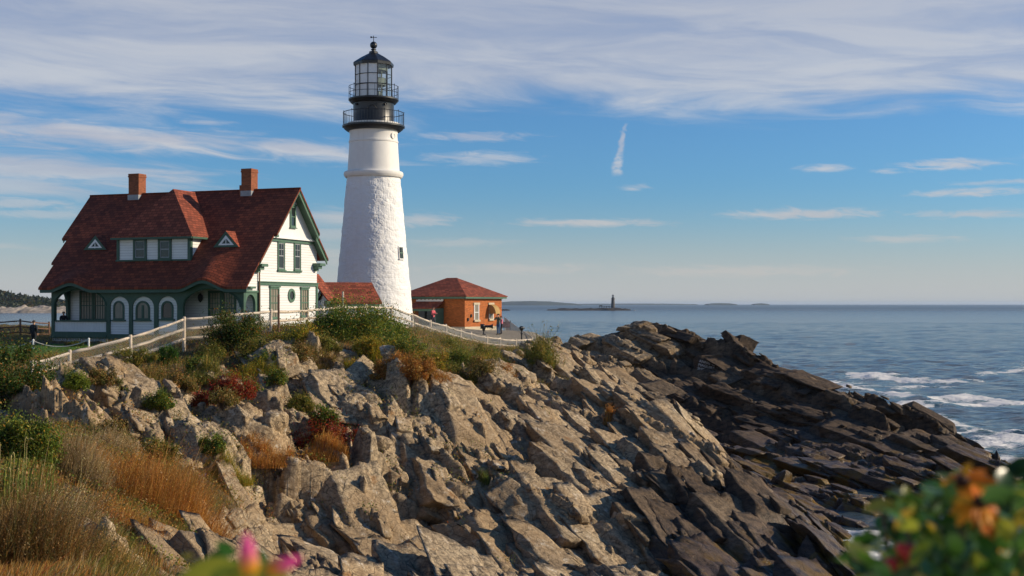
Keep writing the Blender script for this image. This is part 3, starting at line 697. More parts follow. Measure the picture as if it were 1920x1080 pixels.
b = MB(); c = polar(0, 0, 0); b.tube([[TX, TD, tz(79)], [TX, TD, tz(67)]], .035, 6); z = tz(70)
b.tube([[TX-.26, TD-.06, z], [TX+.28, TD+.06, z]], .028, 6); b.box((TX-.2, TD-.05, z), (.08, .012, .07)); b.box((TX, TD, z), (.02, .13, .02)); b.build('weather_vane', M['iron'], lh, uv=False)
def tower_window(u, v0, v1, hw_deg, name, m_fr):
    hw = 49.5+((v0+v1)/2-333)*.0933; a = -math.pi/2+math.asin((u-700.5)/hw); r = hw*TS
    n = np.array([math.cos(a), math.sin(a), 0.]); t = np.array([-n[1], n[0], 0.]); slope = .0933
    up = np.array([-n[0]*slope, -n[1]*slope, 1.]); up /= np.linalg.norm(up)
    c = polar(r, a, tz((v0+v1)/2)); hh = (v1-v0)/2*TS; w = hw_deg
    b = MB(); ax = [t, n, up]
    b.box(c+up*(hh+.04)+n*.0, (w+.06, .06, .04), ax); b.box(c-up*(hh+.05)+n*.02, (w+.10, .09, .05), ax)
    for s in (-1, 1): b.box(c+t*s*(w+.03)+n*.0, (.03, .05, hh), ax)
    o = b.build(name, m_fr, lh, uv=False)
    g = MB(); g.box(c+n*.03, (w, .02, hh), ax); g.build('pane', M['glass'], o, uv=False)
    s_ = MB(); s_.box(c+n*.065, (w, .015, .04), ax); s_.box(c+n*.065, (.025, .013, hh), ax); s_.build('sash', M['green'], o, uv=False)
tower_window(754.5, 465, 486, .27, 'window', M['rubble'])
knob(lh, 45.2*TS, R(-90)+math.asin(38.3/44.6), tz(258), .27, M['render'], 'porthole', .06)

# ================================================================ KEEPERS' HOUSE
th = R(20); HD = 85.0
HO = np.array([(457-CU)/FPX*HD, HD, 0.]); HS = np.array([-math.cos(th), math.sin(th), 0.]); HW = np.array([math.sin(th), math.cos(th), 0.]); UP = np.array([0, 0, 1.])
def L(s, w, z): return HO+HS*s+HW*w+UP*z
def _hit(u, v, P, n):
    d = np.array([(u-CU)/FPX, 1., -(v-HV)/FPX]); t = np.dot(P-CAM, n)/np.dot(d, n); return CAM+d*t
def fp(u, v, w=0.):   # photo pixel -> (s, z) on a wall parallel to the long front
    q = _hit(u, v, HO+HW*w, HW)-HO; return float(q@HS), float(q[2])
def gp(u, v, s=0.):   # photo pixel -> (w, z) on a wall parallel to the gable end
    q = _hit(u, v, HO+HS*s, HS)-HO; return float(q@HW), float(q[2])
GZ = 7.0
RW, RZ, SL = 6.21, 18.49, 1.0698       # ridge position, ridge height, slope
WL = 10.25; WF = 1.85
house = empty('keepers_house', L(8, 5, GZ), 'large white clapboard house with dark red shingled gable roof and green trim', 'house')
def bumps(s, w):
    t = 0
    for c, hw, A, fall in ((fp(141, 540)[0], 1.95, .50, 1.7), (fp(388, 538)[0], 2.05, .62, 2.9)):
        k = np.clip(1-np.abs(s-c)/hw, 0, 1); k = k*k*(3-2*k); f = np.clip(1-(w+.62)/fall, 0, 1); t = t+A*k*f*f*(3-2*f)
    return t
def roof_z(s, w): 
    return RZ-SL*np.abs(w-RW)+np.where(w < RW, bumps(s, w), 0)
# roof tiers: the upper tier projects furthest, each lower one is set back
SMAX = 16.95
tiers = [(RW, 2.93, -.88, 17.8), (2.93, 1.12, -.66, 17.25), (1.12, -.62, -.60, 16.95)]
rf = MB(); TH = .16
def roof_patch(mb, w0, w1, s0, s1, ns=150, nw=26, th=TH):
    ss, ww = np.linspace(s0, s1, ns), np.linspace(w0, w1, nw); S_, W_ = np.meshgrid(ss, ww, indexing='ij'); Zt = roof_z(S_, W_)
    P = [L(s, w, z) for s, w, z in zip(S_.ravel(), W_.ravel(), Zt.ravel())]; Q = [p-UP*th for p in P]; n = len(P)
    ix = np.arange(n).reshape(ns, nw); up = w0 > w1
    q = [(ix[i, j], ix[i+1, j], ix[i+1, j+1], ix[i, j+1]) for i in range(ns-1) for j in range(nw-1)]
    fs = q+[tuple(k+n for k in f[::-1]) for f in q]
    rim = [ix[i, 0] for i in range(ns)]+[ix[ns-1, j] for j in range(1, nw)]+[ix[i, nw-1] for i in range(ns-2, -1, -1)]+[ix[0, j] for j in range(nw-2, 0, -1)]
    fs += [(rim[i], rim[i]+n, rim[(i+1) % len(rim)]+n, rim[(i+1) % len(rim)]) for i in range(len(rim))]
    mb.add(P+Q, fs)
for t in tiers: roof_patch(rf, *t)
roof_patch(rf, RW, 9.15, -.88, 17.8, 4, 3); roof_patch(rf, 9.15, 10.9, -.66, 17.25, 4, 3)
for k in range(2): pass
roof = rf.build('roof', M['roof'], house)
_o = np.array(wloc(house)); _ul = roof.data.uv_layers[0]
for _p in roof.data.polygons:                     # courses follow the slope, over the eyebrow curves too
    for _li in _p.loop_indices:
        _q = np.array(roof.data.vertices[roof.data.loops[_li].vertex_index].co)+_o-HO; _ul.data[_li].uv = (_q@HS, (_q@HW)*math.hypot(1, SL))
rc = MB(); rc.tube([L(-.9, RW, RZ-.02), L(17.82, RW, RZ-.02)], .09, 6); rc.build('ridge_cap', M['roof'], roof)
# rake boards and soffits under the right-hand verge (seen from below) and the left one
tr = MB()
def rake(mb, w0, w1, s_out, s_in, drop=.34, z_off=-TH-.003):
    for (wa, wb) in ((w0, w1),):
        za_, zb_ = float(RZ-SL*abs(wa-RW)), float(RZ-SL*abs(wb-RW))
        A_ = np.array([L(s_out, wa, za_+z_off), L(s_out, wb, zb_+z_off), L(s_in, wb, zb_+z_off), L(s_in, wa, za_+z_off)])
        mb.add(list(A_)+[p-UP*.05 for p in A_], [(0, 1, 2, 3), (7, 6, 5, 4), (0, 4, 5, 1), (1, 5, 6, 2), (2, 6, 7, 3), (3, 7, 4, 0)])
        d = 1 if s_out < s_in else -1
        B_ = [L(s_out+d*.05, wa, za_+z_off-.055), L(s_out+d*.05, wb, zb_+z_off-.055), L(s_out+d*.05, wb, zb_+z_off-drop), L(s_out+d*.05, wa, za_+z_off-drop)]
        mb.add(B_+[p+HS*d*.07 for p in B_], [(0, 1, 2, 3), (7, 6, 5, 4), (0, 4, 5, 1), (1, 5, 6, 2), (2, 6, 7, 3), (3, 7, 4, 0)])
rake(tr, RW, 9.15, -.85, -.02); rake(tr, 9.15, 10.85, -.63, -.02); rake(tr, RW, 2.95, -.85, -.02, .2); rake(tr, 2.93, 1.14, -.63, -.02, .2)
tr.build('gable_trim', M['green'], house); tr = MB(); rake(tr, RW, 9.15, 17.77, 16.3); rake(tr, RW, 2.95, 17.77, 16.3, .2); rake(tr, 2.93, -.55, 16.93, 16.3, .2)
tr.build('gable_trim', M['green'], house)
for w_, z_ in (gp(605, 496, -.5), gp(490, 497, -.2)):
    tr = MB()          # cornice returns
    tr.box(L(-.3, w_-.25, z_-.02), (.36, .42, .10), [HS, HW, UP]); tr.box(L(-.22, w_-.3, z_-.22), (.24, .28, .12), [HS, HW, UP]); tr.box(L(-.12, w_-.34, z_-.42), (.14, .16, .10), [HS, HW, UP]); tr.build('cornice_return', M['green'], house)
tr = MB(); w_, z_ = gp(517, 442, -.1); tr.box(L(-.1, w_-.2, z_), (.18, .35, .09), [HS, HW, UP]); tr.build('cornice_return', M['green'], house)
# eaves fascia following the eyebrow curves
fa = MB()
def strip(mb, s_arr, w, ztop, zbot, th):
    n = len(s_arr); vs = [L(s, w, z) for s, z in zip(s_arr, ztop)]+[L(s, w, z) for s, z in zip(s_arr, zbot)]; vs += [p+HW*th for p in vs]
    fs = []
    for i in range(n-1):
        fs += [(i+1, i, n+i, n+i+1), (2*n+i, 2*n+i+1, 3*n+i+1, 3*n+i), (i, i+1, 2*n+i+1, 2*n+i), (n+i+1, n+i, 3*n+i, 3*n+i+1)]
    fs += [(0, n, 3*n, 2*n), (n-1, 3*n-1, 4*n-1, 2*n-1)][:1]
    mb.add(vs, fs)
sa = np.linspace(-.55, 16.85, 140); ez = roof_z(sa, -.6*np.ones_like(sa))-TH
strip(fa, sa, -.56, ez, ez-.24, .10); strip(fa, sa, -.46, ez-.02, ez-.10, .5)
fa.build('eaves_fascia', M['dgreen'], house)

# ---- front arcade
def arch_loop(s0, s1, zb, zs, zt, n=14):
    """opening with a round or elliptical head; s0 < s1"""
    c, hw = (s0+s1)/2, (s1-s0)/2
    return [(s0, zb), (s1, zb)]+[(c+hw*math.cos(math.pi*i/n), zs+(zt-zs)*math.sin(math.pi*i/n)) for i in range(n+1)]
def arch_px(u0, u1, vt, vs_, vb, w=0.):
    sa_, sb_ = fp(u1, vb, w)[0], fp(u0, vb, w)[0]; um = (u0+u1)/2
    return arch_loop(sa_, sb_, fp(um, vb, w)[1], fp(um, vs_, w)[1], fp(um, vt, w)[1])
SA = 16.3
zb_rail = fp(150, 632)[1]
big1 = arch_px(101, 199, 541.5, 574, 602); big2 = arch_px(343, 451, 540, 576, 622)
pan = [arch_px(206, 241.5, 556, 574, 626.5), arch_px(248, 288.5, 556, 576, 627), arch_px(296, 332, 555.5, 574, 627)]
low = [fp(98, 636), fp(203, 650)]
stop = np.linspace(0, SA, 80); ztop = roof_z(stop, np.zeros(80))-TH-.02
outer = [(0, GZ-.6), (SA, GZ-.6)]+[(s, z) for s, z in zip(stop[::-1], ztop[::-1])]
lat = [(fp(203, 650)[0], GZ-.2), (fp(97, 650)[0], GZ-.2), (fp(97, 635)[0], fp(150, 634.5)[1]), (fp(203, 635)[0], fp(150, 634.5)[1])]
rl = [(fp(199, 622)[0], fp(150, 622)[1]), (fp(101, 622)[0], fp(150, 622)[1]), (fp(101, 603)[0], fp(150, 603.2)[1]), (fp(199, 603)[0], fp(150, 603.2)[1])]
ar = MB(); ar.poly_holes(HO, HS, UP, -HW, outer, [big1, big2, lat, rl]+pan, .24)
zf = fp(150, 601)[1]
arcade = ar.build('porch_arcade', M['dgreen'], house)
am = MB()
for lp, t in [(big1, .06), (big2, .06)]:
    am = MB(); am.tube([L(s, -.03, z) for s, z in lp[2:]], t, 5); am.build('arch_moulding', M['dgreen'], arcade)
am = MB()
zc = fp(150, 632)[1]; strip(am, np.array([fp(200, 630)[0], SA]), -.06, np.array([zc+.16, zc+.16]), np.array([zc-.02, zc-.02]), .06)
strip(am, np.array([fp(200, 602)[0], SA-.4]), -.04, np.array([zf+.02, zf+.02]), np.array([zf-.07, zf-.07]), .3)
am.build('moulding', M['dgreen'], arcade)
# gable-side arch of the porch
def side_wall(name, s_pos, loops, outer_wz, mt, th=.2, N=-HS, parent=None):
    b = MB(); b.poly_holes(HO+HS*s_pos, HW, UP, N, outer_wz, loops, th); return b.build(name, mt, parent or house)
g0, g1 = gp(461, 590)[0], gp(479, 590)[0]
za1 = gp(470, 552)[1]; zs1 = gp(470, 572)[1]; zb1 = gp(470, 610)[1]
sa1 = [(g0, zb1), (g1, zb1)]+[((g0+g1)/2+(g1-g0)/2*math.cos(math.pi*i/12), zs1+(za1-zs1)*math.sin(math.pi*i/12)) for i in range(13)]
zband = gp(470, 546.5)[1]
side_wall('porch_end_wall', -.003, [sa1], [(.245, GZ-.5), (WF-.02, GZ-.5), (WF-.02, zband), (.245, zband)], M['green'])
side_wall('porch_end_wall', SA, [[(.35, fp(108, 602)[1]), (1.55, fp(108, 602)[1])]+[(.95+.6*math.cos(math.pi*i/12), fp(108, 575)[1]+1.15*math.sin(math.pi*i/12)) for i in range(13)]], [(.245, GZ-.5), (WF, GZ-.5), (WF, 12.4), (.245, 11.35)], M['dgreen'], N=HS)
side_wall('porch_end_panel', -.0, [], [(0.245, zband+.003), (WF-.02, zband+.003), (WF-.02, float(roof_z(0., WF))-.25), (0.245, float(roof_z(5., .25))-.25)], M['clap'])
tb = MB(); tb.box(L(-.04, WF/2, zband), (.05, WF/2, .07), [HS, HW, UP]); 
w_, z_ = gp(467, 539); tb.box(L(-.12, w_+.15, z_), (.13, .35, .07), [HS, HW, UP]); tb.build('porch_band', M['green'], house)
# porch floor, ceiling, boarded rail and lattice
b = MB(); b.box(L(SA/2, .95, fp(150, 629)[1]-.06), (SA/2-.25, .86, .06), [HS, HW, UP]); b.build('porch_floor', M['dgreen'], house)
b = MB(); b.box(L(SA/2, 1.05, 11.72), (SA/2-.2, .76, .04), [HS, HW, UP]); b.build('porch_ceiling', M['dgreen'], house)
def boards(n_, a, bz, w, mt, name, parent, gap=.2, zz=None):
    q = MB(); ws = (a[1]-a[0])/n_
    for i in range(n_): q.box(L(a[0]+ws*(i+.5), w, (bz[0]+bz[1])/2), (ws*(.5-gap/2), .02, (bz[1]-bz[0])/2), [HS, HW, UP])
    return q.build(name, mt, parent)
boards(34, (rl[0][0]-.04, rl[1][0]+.04), (rl[0][1]-.04, rl[2][1]+.04), .12, M['white'], 'porch_rail', house, .14)
b = MB(); a0, a1 = lat[0][0], lat[1][0]; n_ = int((a1-a0)/.16); zt_ = lat[2][1]
for i in range(n_+1): b.box(L(a0+(a1-a0)*i/n_, .10, (GZ-.2+zt_)/2), (.04, .012, (zt_-GZ+.2)/2), [HS, HW, UP])
k = int((zt_-GZ+.2)/.16)
for j in range(k+1): b.box(L((a0+a1)/2, .13, GZ-.2+(zt_-GZ+.2)*j/k), ((a1-a0)/2, .012, .04), [HS, HW, UP])
b.build('lattice_skirt', M['white'], house)
# ---- walls of the main block
mw = MB()
z_front = float(roof_z(0., WF))-.22
zr = lambda w: float(RZ-SL*abs(w-RW))-TH-.03
gab = [(WF, GZ-.6), (WL, GZ-.6), (WL, zr(WL)), (RW, zr(RW)), (WF, zr(WF))]
walls_clap = M['clap']
side = MB()
def win_loop(w0, w1, z0, z1): return [(w0, z0), (w1, z0), (w1, z1), (w0, z1)]
b = MB(); b.poly_holes(HO, HW, UP, -HS, gab, [], .25); b.poly_holes(HO+HS*SA, HW, UP, HS, gab, [], .25)
b.poly_holes(HO+HW*WF+HS*.255, HS, UP, -HW, [(0, GZ-.6), (SA-.51, GZ-.6), (SA-.51, z_front), (0, z_front)], [], .2)
b.poly_holes(HO+HW*WL+HS*.255, HS, UP, HW, [(0, GZ-.6), (SA-.51, GZ-.6), (SA-.51, zr(WL)), (0, zr(WL))], [], .2)
wall = b.build('wall', M['clap'], house)
# projecting attic gable with a flared skirt
wq0, zq0 = gp(515, 444, -.1); wq1, zq1 = gp(580, 452, -.1); zsk = (zq0+zq1)/2-.05
hwid = lambda z: (zr(RW)-z)/SL
b = MB(); zz0 = zsk+.22
att = [(RW-hwid(zz0), zz0), (RW+hwid(zz0), zz0), (RW, zr(RW)-.003)]
b.poly_holes(HO-HS*.12, HW, UP, -HS, att, [], .115)
lo, hi = [L(-.30, RW-hwid(zsk)+.02, zsk), L(-.30, RW+hwid(zsk)-.02, zsk)], [L(-.12, RW-hwid(zz0), zz0), L(-.12, RW+hwid(zz0), zz0)]
b.add(lo+hi+[L(-.003, RW-hwid(zsk)+.02, zsk), L(-.003, RW+hwid(zsk)-.02, zsk)], [(0, 1, 3, 2), (0, 4, 5, 1), (2, 0, 4), (3, 5, 1)])
b.build('attic_gable', M['white'], house)
b = MB(); b.box(L(-.06, RW, zsk-.12), (.06, hwid(zsk-.2)-.25, .10), [HS, HW, UP])
zbelt = gp(540, 533)[1]; b.box(L(-.05, (WF+WL)/2, zbelt), (.055, (WL-WF)/2+.04, .10), [HS, HW, UP]); b.box(L(-.09, (WF+WL)/2, zbelt+.13), (.095, (WL-WF)/2+.06, .03), [HS, HW, UP])
for w_ in (WF+.08, WL-.08): b.box(L(-.04, w_, (GZ-.5+zbelt-.1)/2), (.045, .10, (zbelt-.1-GZ+.5)/2), [HS, HW, UP])
b.build('belt_course', M['green'], house)
b = MB(); w_, z_ = gp(482, 498, -.1); b.tube([L(-.12, WF-.02, z_-.2), L(-.12, WF-.02, GZ)], .055, 8); b.build('downspout', M['dwood'], house)

def window(parent, O, A, N, a0, a1, z0, z1, mt, head=None, pane='glass', fw=.11, nx=1, ny=2, sash=None, name='window', round_=False, sill=True, dep=.07, upper=None):
    """framed window on a wall plane: O + a*A + z*UP, outward N"""
    A, N = np.array(A), np.array(N); P = lambda a, z, d=0.: O+A*a+UP*z+N*d; ax = [A, N, UP]; ac, hw = (a0+a1)/2, (a1-a0)/2
    f = MB()
    if round_ == 'oval':
        n = 28; zc_, hh = (z0+z1)/2, (z1-z0)/2
        lp = lambda k, d: [P(ac+hw*k*math.cos(2*math.pi*i/n), zc_+hh*k*math.sin(2*math.pi*i/n), d) for i in range(n)]
        vs = lp(1., dep)+lp(.62, dep)+lp(1., -.02)+lp(.62, -.02)
        fs = [(i, (i+1) % n, n+(i+1) % n, n+i) for i in range(n)]+[(i, 2*n+i, 2*n+(i+1) % n, (i+1) % n) for i in range(n)]+[(n+i, n+(i+1) % n, 3*n+(i+1) % n, 3*n+i) for i in range(n)]
        f.add(vs, fs); o = f.build(name, mt, parent); g = MB(); g.add(lp(.64, .02), [tuple(range(n))]); g.build('pane', M[pane], o); return o
    if round_:
        zs = z1-hw; n = 12
        outl = [(a0, z0), (a1, z0)]+[(ac+hw*math.cos(math.pi*i/n), zs+hw*math.sin(math.pi*i/n)) for i in range(n+1)]
        k = 1-fw/hw; inl = [(ac-hw*k, z0+fw), (ac+hw*k, z0+fw)]+[(ac+hw*k*math.cos(math.pi*i/n), zs+hw*k*math.sin(math.pi*i/n)) for i in range(n+1)]
        f.poly_holes(O+N*dep, A, UP, N, outl, [inl], dep+.02)
        if sill: f.box(P(ac, z0-.03, .07), (hw+.12, .09, .05), ax)
        o = f.build(name, mt, parent)
        g = MB(); g.add([P(a, z, .02) for a, z in inl], [tuple(range(len(inl)))]); g.build('pane', M[pane], o)
        if nx > 1:
            s_ = MB(); s_.box(P(ac, (z0+z1-hw*.3)/2, .04), (.09, .02, (z1-z0-hw*.3)/2-fw), ax); s_.build('sash', sash or mt, o)
        return o
    for a_ in (a0+fw/2, a1-fw/2): f.box(P(a_, (z0+z1)/2, dep/2), (fw/2, dep/2+.01, (z1-z0)/2-.003), ax)
    f.box(P(ac, z1-fw/2, dep/2+.003), (hw, dep/2+.013, fw/2), ax); f.box(P(ac, z0+fw/2, dep/2+.003), (hw, dep/2+.013, fw/2), ax)
    if sill: f.box(P(ac, z0-.02, .07), (hw+.06, .09, .035), ax)
    if head: f.box(P(ac, z1+.06, .06), (hw+.07, .09, .06), ax)
    o = f.build(name, mt, parent)
    g = MB(); g.box(P(ac, (z0+z1)/2, .012), (hw-fw, .008, (z1-z0)/2-fw), ax); g.build('pane', M[pane], o)
    s_ = MB(); x0, x1, y0, y1 = a0+fw, a1-fw, z0+fw, z1-fw; ym = (y0+y1)/2
    s_.box(P(ac, ym, .04), (hw-fw, .015, .035), ax)
    if sash:
        for a_ in (x0+.03, x1-.03): s_.box(P(a_, ym, .03), (.03, .014, (y1-y0)/2-.06), ax)
        for z_ in (y0+.03, y1-.03): s_.box(P(ac, z_, .031), (hw-fw, .014, .03), ax)
    t = .018
    for i in range(1, nx):
        s_.box(P(x0+(x1-x0)*i/nx, (y1+ym)/2, .036), (t, .012, (y1-ym)/2), ax)
        if upper is None: s_.box(P(x0+(x1-x0)*i/nx, (y0+ym)/2, .036), (t, .012, (ym-y0)/2), ax)
    for j in range(1, ny): s_.box(P(ac, ym+(y1-ym)*j/ny, .033), (hw-fw, .01, t), ax)
    s_.build('sash', sash or mt, o); return o
def gwin(u0, u1, v0, v1, **k):
    um = (u0+u1)/2; window(house, HO, HW, -HS, gp(u0, (v0+v1)/2)[0], gp(u1, (v0+v1)/2)[0], gp(um, v1)[1], gp(um, v0)[1], M['green'], **k)
def fwin(u0, u1, v0, v1, w=0., parent=None, mt=None, **k):
    um = (u0+u1)/2; return window(parent or house, HO+HW*w, HS, -HW, fp(u1, (v0+v1)/2, w)[0], fp(u0, (v0+v1)/2, w)[0], fp(um, v1, w)[1], fp(um, v0, w)[1], mt or M['dgreen'], **k)
gwin(505, 522.5, 539, 597, head=True, nx=3, ny=2, pane='curtain'); gwin(563, 577.5, 541, 594, head=True, nx=3, ny=2, pane='curtain')
gwin(539.5, 552.5, 541, 567, round_='oval')
gwin(520, 533, 453, 506.5, nx=2, ny=2, upper=True, sash=M['lead']); gwin(550.5, 563, 454.5, 507.5, nx=2, ny=2, upper=True, sash=M['lead'])
b = MB(); w0_, w1_ = gp(520, 453)[0], gp(563, 453)[0]; zt_ = gp(541, 450)[1]; b.box(L(-.05, (w0_+w1_)/2, zt_), (.055, (w1_-w0_)/2+.05, .07), [HS, HW, UP]); b.build('window_band', M['green'], house); b = MB(); zt_ = gp(541, 507.5)[1]; b.box(L(-.05, (w0_+w1_)/2, zt_-.07), (.055, (w1_-w0_)/2+.05, .05), [HS, HW, UP]); b.build('window_band', M['green'], house)
w0_, w1_ = gp(543, 405, -.12)[0], gp(553.5, 405, -.12)[0]
window(house, HO-HS*.12, HW, -HS, w0_, w1_, gp(548, 427, -.12)[1], gp(548, 386, -.12)[1], M['green'], head=True, nx=1, ny=1, fw=.15)
# arched clapboard panels of the arcade, each with its own window
for lp, (u0, u1, v0, v1, nx, pn) in zip(pan, [(213, 233.5, 564, 600, 1, 'curtain'), (255, 281.5, 564, 600, 2, 'curtain'), (303, 325.5, 564, 599, 1, 'glass')]):
    b = MB(); b.poly_holes(HO+HW*.10, HS, UP, -HW, [(s, z) for s, z in lp], [], .10); p_ = b.build('arched_panel', M['clap'], house)
    fwin(u0, u1, v0, v1, .10, parent=p_, round_=True, nx=nx, pane=pn, fw=.13)
fwin(150, 176, 545, 601, WF, nx=4, ny=3, pane='curtain', fw=.14); fwin(176.5, 200, 545, 601, WF, nx=4, ny=3, pane='curtain', fw=.14)
fwin(391, 417, 545, 612, WF, nx=4, ny=3, pane='curtain', fw=.16); fwin(417.5, 443, 545, 612, WF, nx=4, ny=3, pane='curtain', fw=.16)
b = MB(); s_, z_ = fp(379, 559, WF); b.box(L(s_, WF-.1, z_), (.07, .1, .1), [HS, HW, UP]); b.lathe(L(s_, WF-.22, 0)[:2], [(.02, z_+.34), (.18, z_+.2), (.2, z_+.02), (.13, z_-.18), (.03, z_-.3)], 10); b.build('porch_lamp', M['iron'], house, uv=False)
# ---- chimneys
def chimney(u0, u1, us, vt, vb, w0, shoulder=False):
    s1, s0 = fp(u0, vb, w0)[0], fp(u1, vb, w0)[0]; z1 = fp((u0+u1)/2, vt, w0)[1]; dpt = .9; sc_, hs = (s0+s1)/2, (s1-s0)/2
    b = MB(); b.box(L(sc_, w0+dpt/2, (z1+17.2)/2), (hs, dpt/2, (z1-17.2)/2), [HS, HW, UP]); b.box(L(sc_, w0+dpt/2, z1-.19), (hs+.035, dpt/2+.035, .06), [HS, HW, UP]); b.box(L(sc_, w0+dpt/2, z1-.04), (hs+.02, dpt/2+.02, .06), [HS, HW, UP])
    if shoulder: b.box(L(s1+.10, w0+dpt/2, (fp(u0, 347, w0)[1]+17.2)/2), (.10, dpt/2-.05, (fp(u0, 347, w0)[1]-17.2)/2), [HS, HW, UP])
    c = b.build('chimney', M['chim'], roof)
    q = MB(); q.box(L(sc_, w0+dpt/2-.04, RZ-.30), (hs+.03, dpt/2+.035, .20), [HS, HW, UP]); q.build('flashing', M['lead'], c)
chimney(241, 260, 267, 326, 365, 5.75); chimney(452.5, 471, 478, 316.5, 352, 5.75, True)
# ---- hipped dormer
w0 = 2.55
zd0 = fp(290, 488.5, w0)[1]
for _ in range(30):
    zd0 = fp(290, 488.5, w0)[1]; w0 += .5*(RW-(RZ-zd0)/SL-w0)
ds0, ds1 = fp(357, 470, w0)[0], fp(220, 470, w0)[0]; zde = fp(290, 443.5, w0)[1]
wen = RW-(RZ-zde)/SL
dm = MB()
dm.add([L(ds0, w0, zd0-.1), L(ds1, w0, zd0-.1), L(ds1, w0, zde), L(ds0, w0, zde), L(ds0, wen+.3, zde), L(ds1, wen+.3, zde)], [(1, 0, 3, 2), (0, 4, 3), (1, 2, 5)])
dorm = dm.build('dormer', M['clap'], house)
wo = w0-.42; eo0, eo1 = fp(388, 441, w0+1.6)[0], fp(206.5, 441, wo)[0]; eo0 = ds0-.42
ez_ = zde+.02
wap = w0+2.15; sap = (eo0+eo1)/2-.1; zap = RZ-.02
dr = MB(); wb_ = RW-(RZ-ez_)/SL+.25
A_ = [L(eo0, wo, ez_), L(eo1, wo, ez_), L(sap, wap, zap), L(sap, RW, zap), L(eo0, wb_, ez_), L(eo1, wb_, ez_)]
dr.add(A_+[p-UP*.09 for p in A_], [(1, 0, 2), (0, 4, 3, 2), (1, 2, 3, 5), (0, 1, 7, 6), (4, 0, 6, 10), (1, 5, 11, 7), (6, 7, 11, 10)])
dr.build('dormer_roof', M['roof2'], dorm)
df = MB(); 
df.box(L((eo0+eo1)/2, wo+.03, ez_-.15), ((eo1-eo0)/2-.03, .05, .07), [HS, HW, UP]); df.box(L(eo0+.03, (wo+wb_)/2+.03, ez_-.15), (.05, (wb_-wo)/2-.04, .07), [HS, HW, UP])
df.box(L((ds0+ds1)/2, w0-.03, zde-.11), ((ds1-ds0)/2+.02, .05, .09), [HS, HW, UP]); df.box(L((ds0+ds1)/2, w0-.04, zd0+.02), ((ds1-ds0)/2+.08, .06, .06), [HS, HW, UP])
for s_ in (ds0+.09, ds1-.09): df.box(L(s_, w0-.02, (zd0+.08+zde-.2)/2), (.11, .045, (zde-zd0-.28)/2), [HS, HW, UP])
df.box(L(ds0-.02, w0+.09, (zd0+.08+zde-.1)/2), (.04, .11, (zde-zd0-.18)/2), [HS, HW, UP])
df.build('dormer_trim', M['dgreen'], dorm)
for u0, u1 in ((250.5, 275.5), (297, 322)):
    fwin(u0, u1, 447, 487.5, w0, parent=dorm, nx=1, ny=1, fw=.17, upper=True, sash=M['lead'])
# ---- little triangular eyebrow dormers
def tri_dormer(ua, ub, uc, vt, vb):
    w_ = 2.0
    for _ in range(30):
        z_ = fp((ua+ub)/2, vb, w_)[1]; w_ += .5*(RW-(RZ-z_)/SL-w_)
    s1, s0, sc_, zt_ = fp(ua, vb, w_)[0], fp(ub, vb, w_)[0], fp(uc, vt, w_)[0], fp(uc, vt, w_)[1]
    wb = RW-(RZ-zt_)/SL+.1; e = .13
    b = MB(); z_ -= .02
    A_ = [L(s0-e, w_-.14, z_), L(s1+e, w_-.14, z_), L(sc_, w_-.14, zt_+e), L(s0-e, w_+.25, z_), L(s1+e, w_+.25, z_), L(sc_, wb+.2, zt_+e)]
    b.add(A_, [(0, 3, 5, 2), (1, 2, 5, 4)]); o = b.build('small_dormer', M['roof2'], house)
    B_ = [(s0-e+.02, z_), (s1+e-.02, z_), (sc_, zt_+e-.03)]; cx, cz_ = sum(p[0] for p in B_)/3, sum(p[1] for p in B_)/3
    k = .62; C_ = [(cx+(p[0]-cx)*k, cz_+(p[1]-cz_)*k-.0) for p in B_]; k2 = .34; D_ = [(cx+(p[0]-cx)*k2, cz_+(p[1]-cz_)*k2) for p in B_]
    t = MB(); t.poly_holes(HO+HW*(w_-.12), HS, UP, -HW, B_, [C_], .1); t.build('face_board', M['dgreen'], o)
    t = MB(); t.poly_holes(HO+HW*(w_-.11), HS, UP, -HW, C_, [D_], .06); t.box(L(cx, w_-.115, cz_), (.03, .01, .25), [HS, HW, UP]); t.build('window_frame', M['white'], o)
    t = MB(); t.add([L(s, w_-.08, z) for s, z in C_], [(1, 0, 2)]); t.build('pane', M['glass'], o)
tri_dormer(160.5, 199, 180.5, 444, 468); tri_dormer(404, 447, 425, 436, 463)
# ---- low red-roofed wing behind the gable
b = MB(); zw1, zw0 = 12.35, 10.35; sw1, sw0 = .9, -.78
wa, wb = WL+.26, WL+1.9
P8 = [L(sw0, wa, zw0), L(sw0, wb, zw0), L(sw1, wb, zw1), L(sw1, wa, zw1)]
b.add(P8+[p-UP*.14 for p in P8], [(0, 1, 2, 3), (7, 6, 5, 4), (0, 4, 5, 1), (3, 2, 6, 7), (0, 3, 7, 4), (1, 5, 6, 2)]); wr_ = b.build('wing_roof', M['roof2'], house)
b = MB(); b.box(L(1.2, (wa+wb)/2+.05, (GZ-.5+zw0-.1)/2), (1.6, (wb-wa)/2-.1, (zw0-.1-GZ+.5)/2), [HS, HW, UP]); b.build('wing_wall', M['clap'], house)
b = MB(); b.box(L(sw0+.12, (wa+wb)/2, zw0-.26), (.1, (wb-wa)/2-.02, .11), [HS, HW, UP]); b.build('wing_trim', M['green'], house)

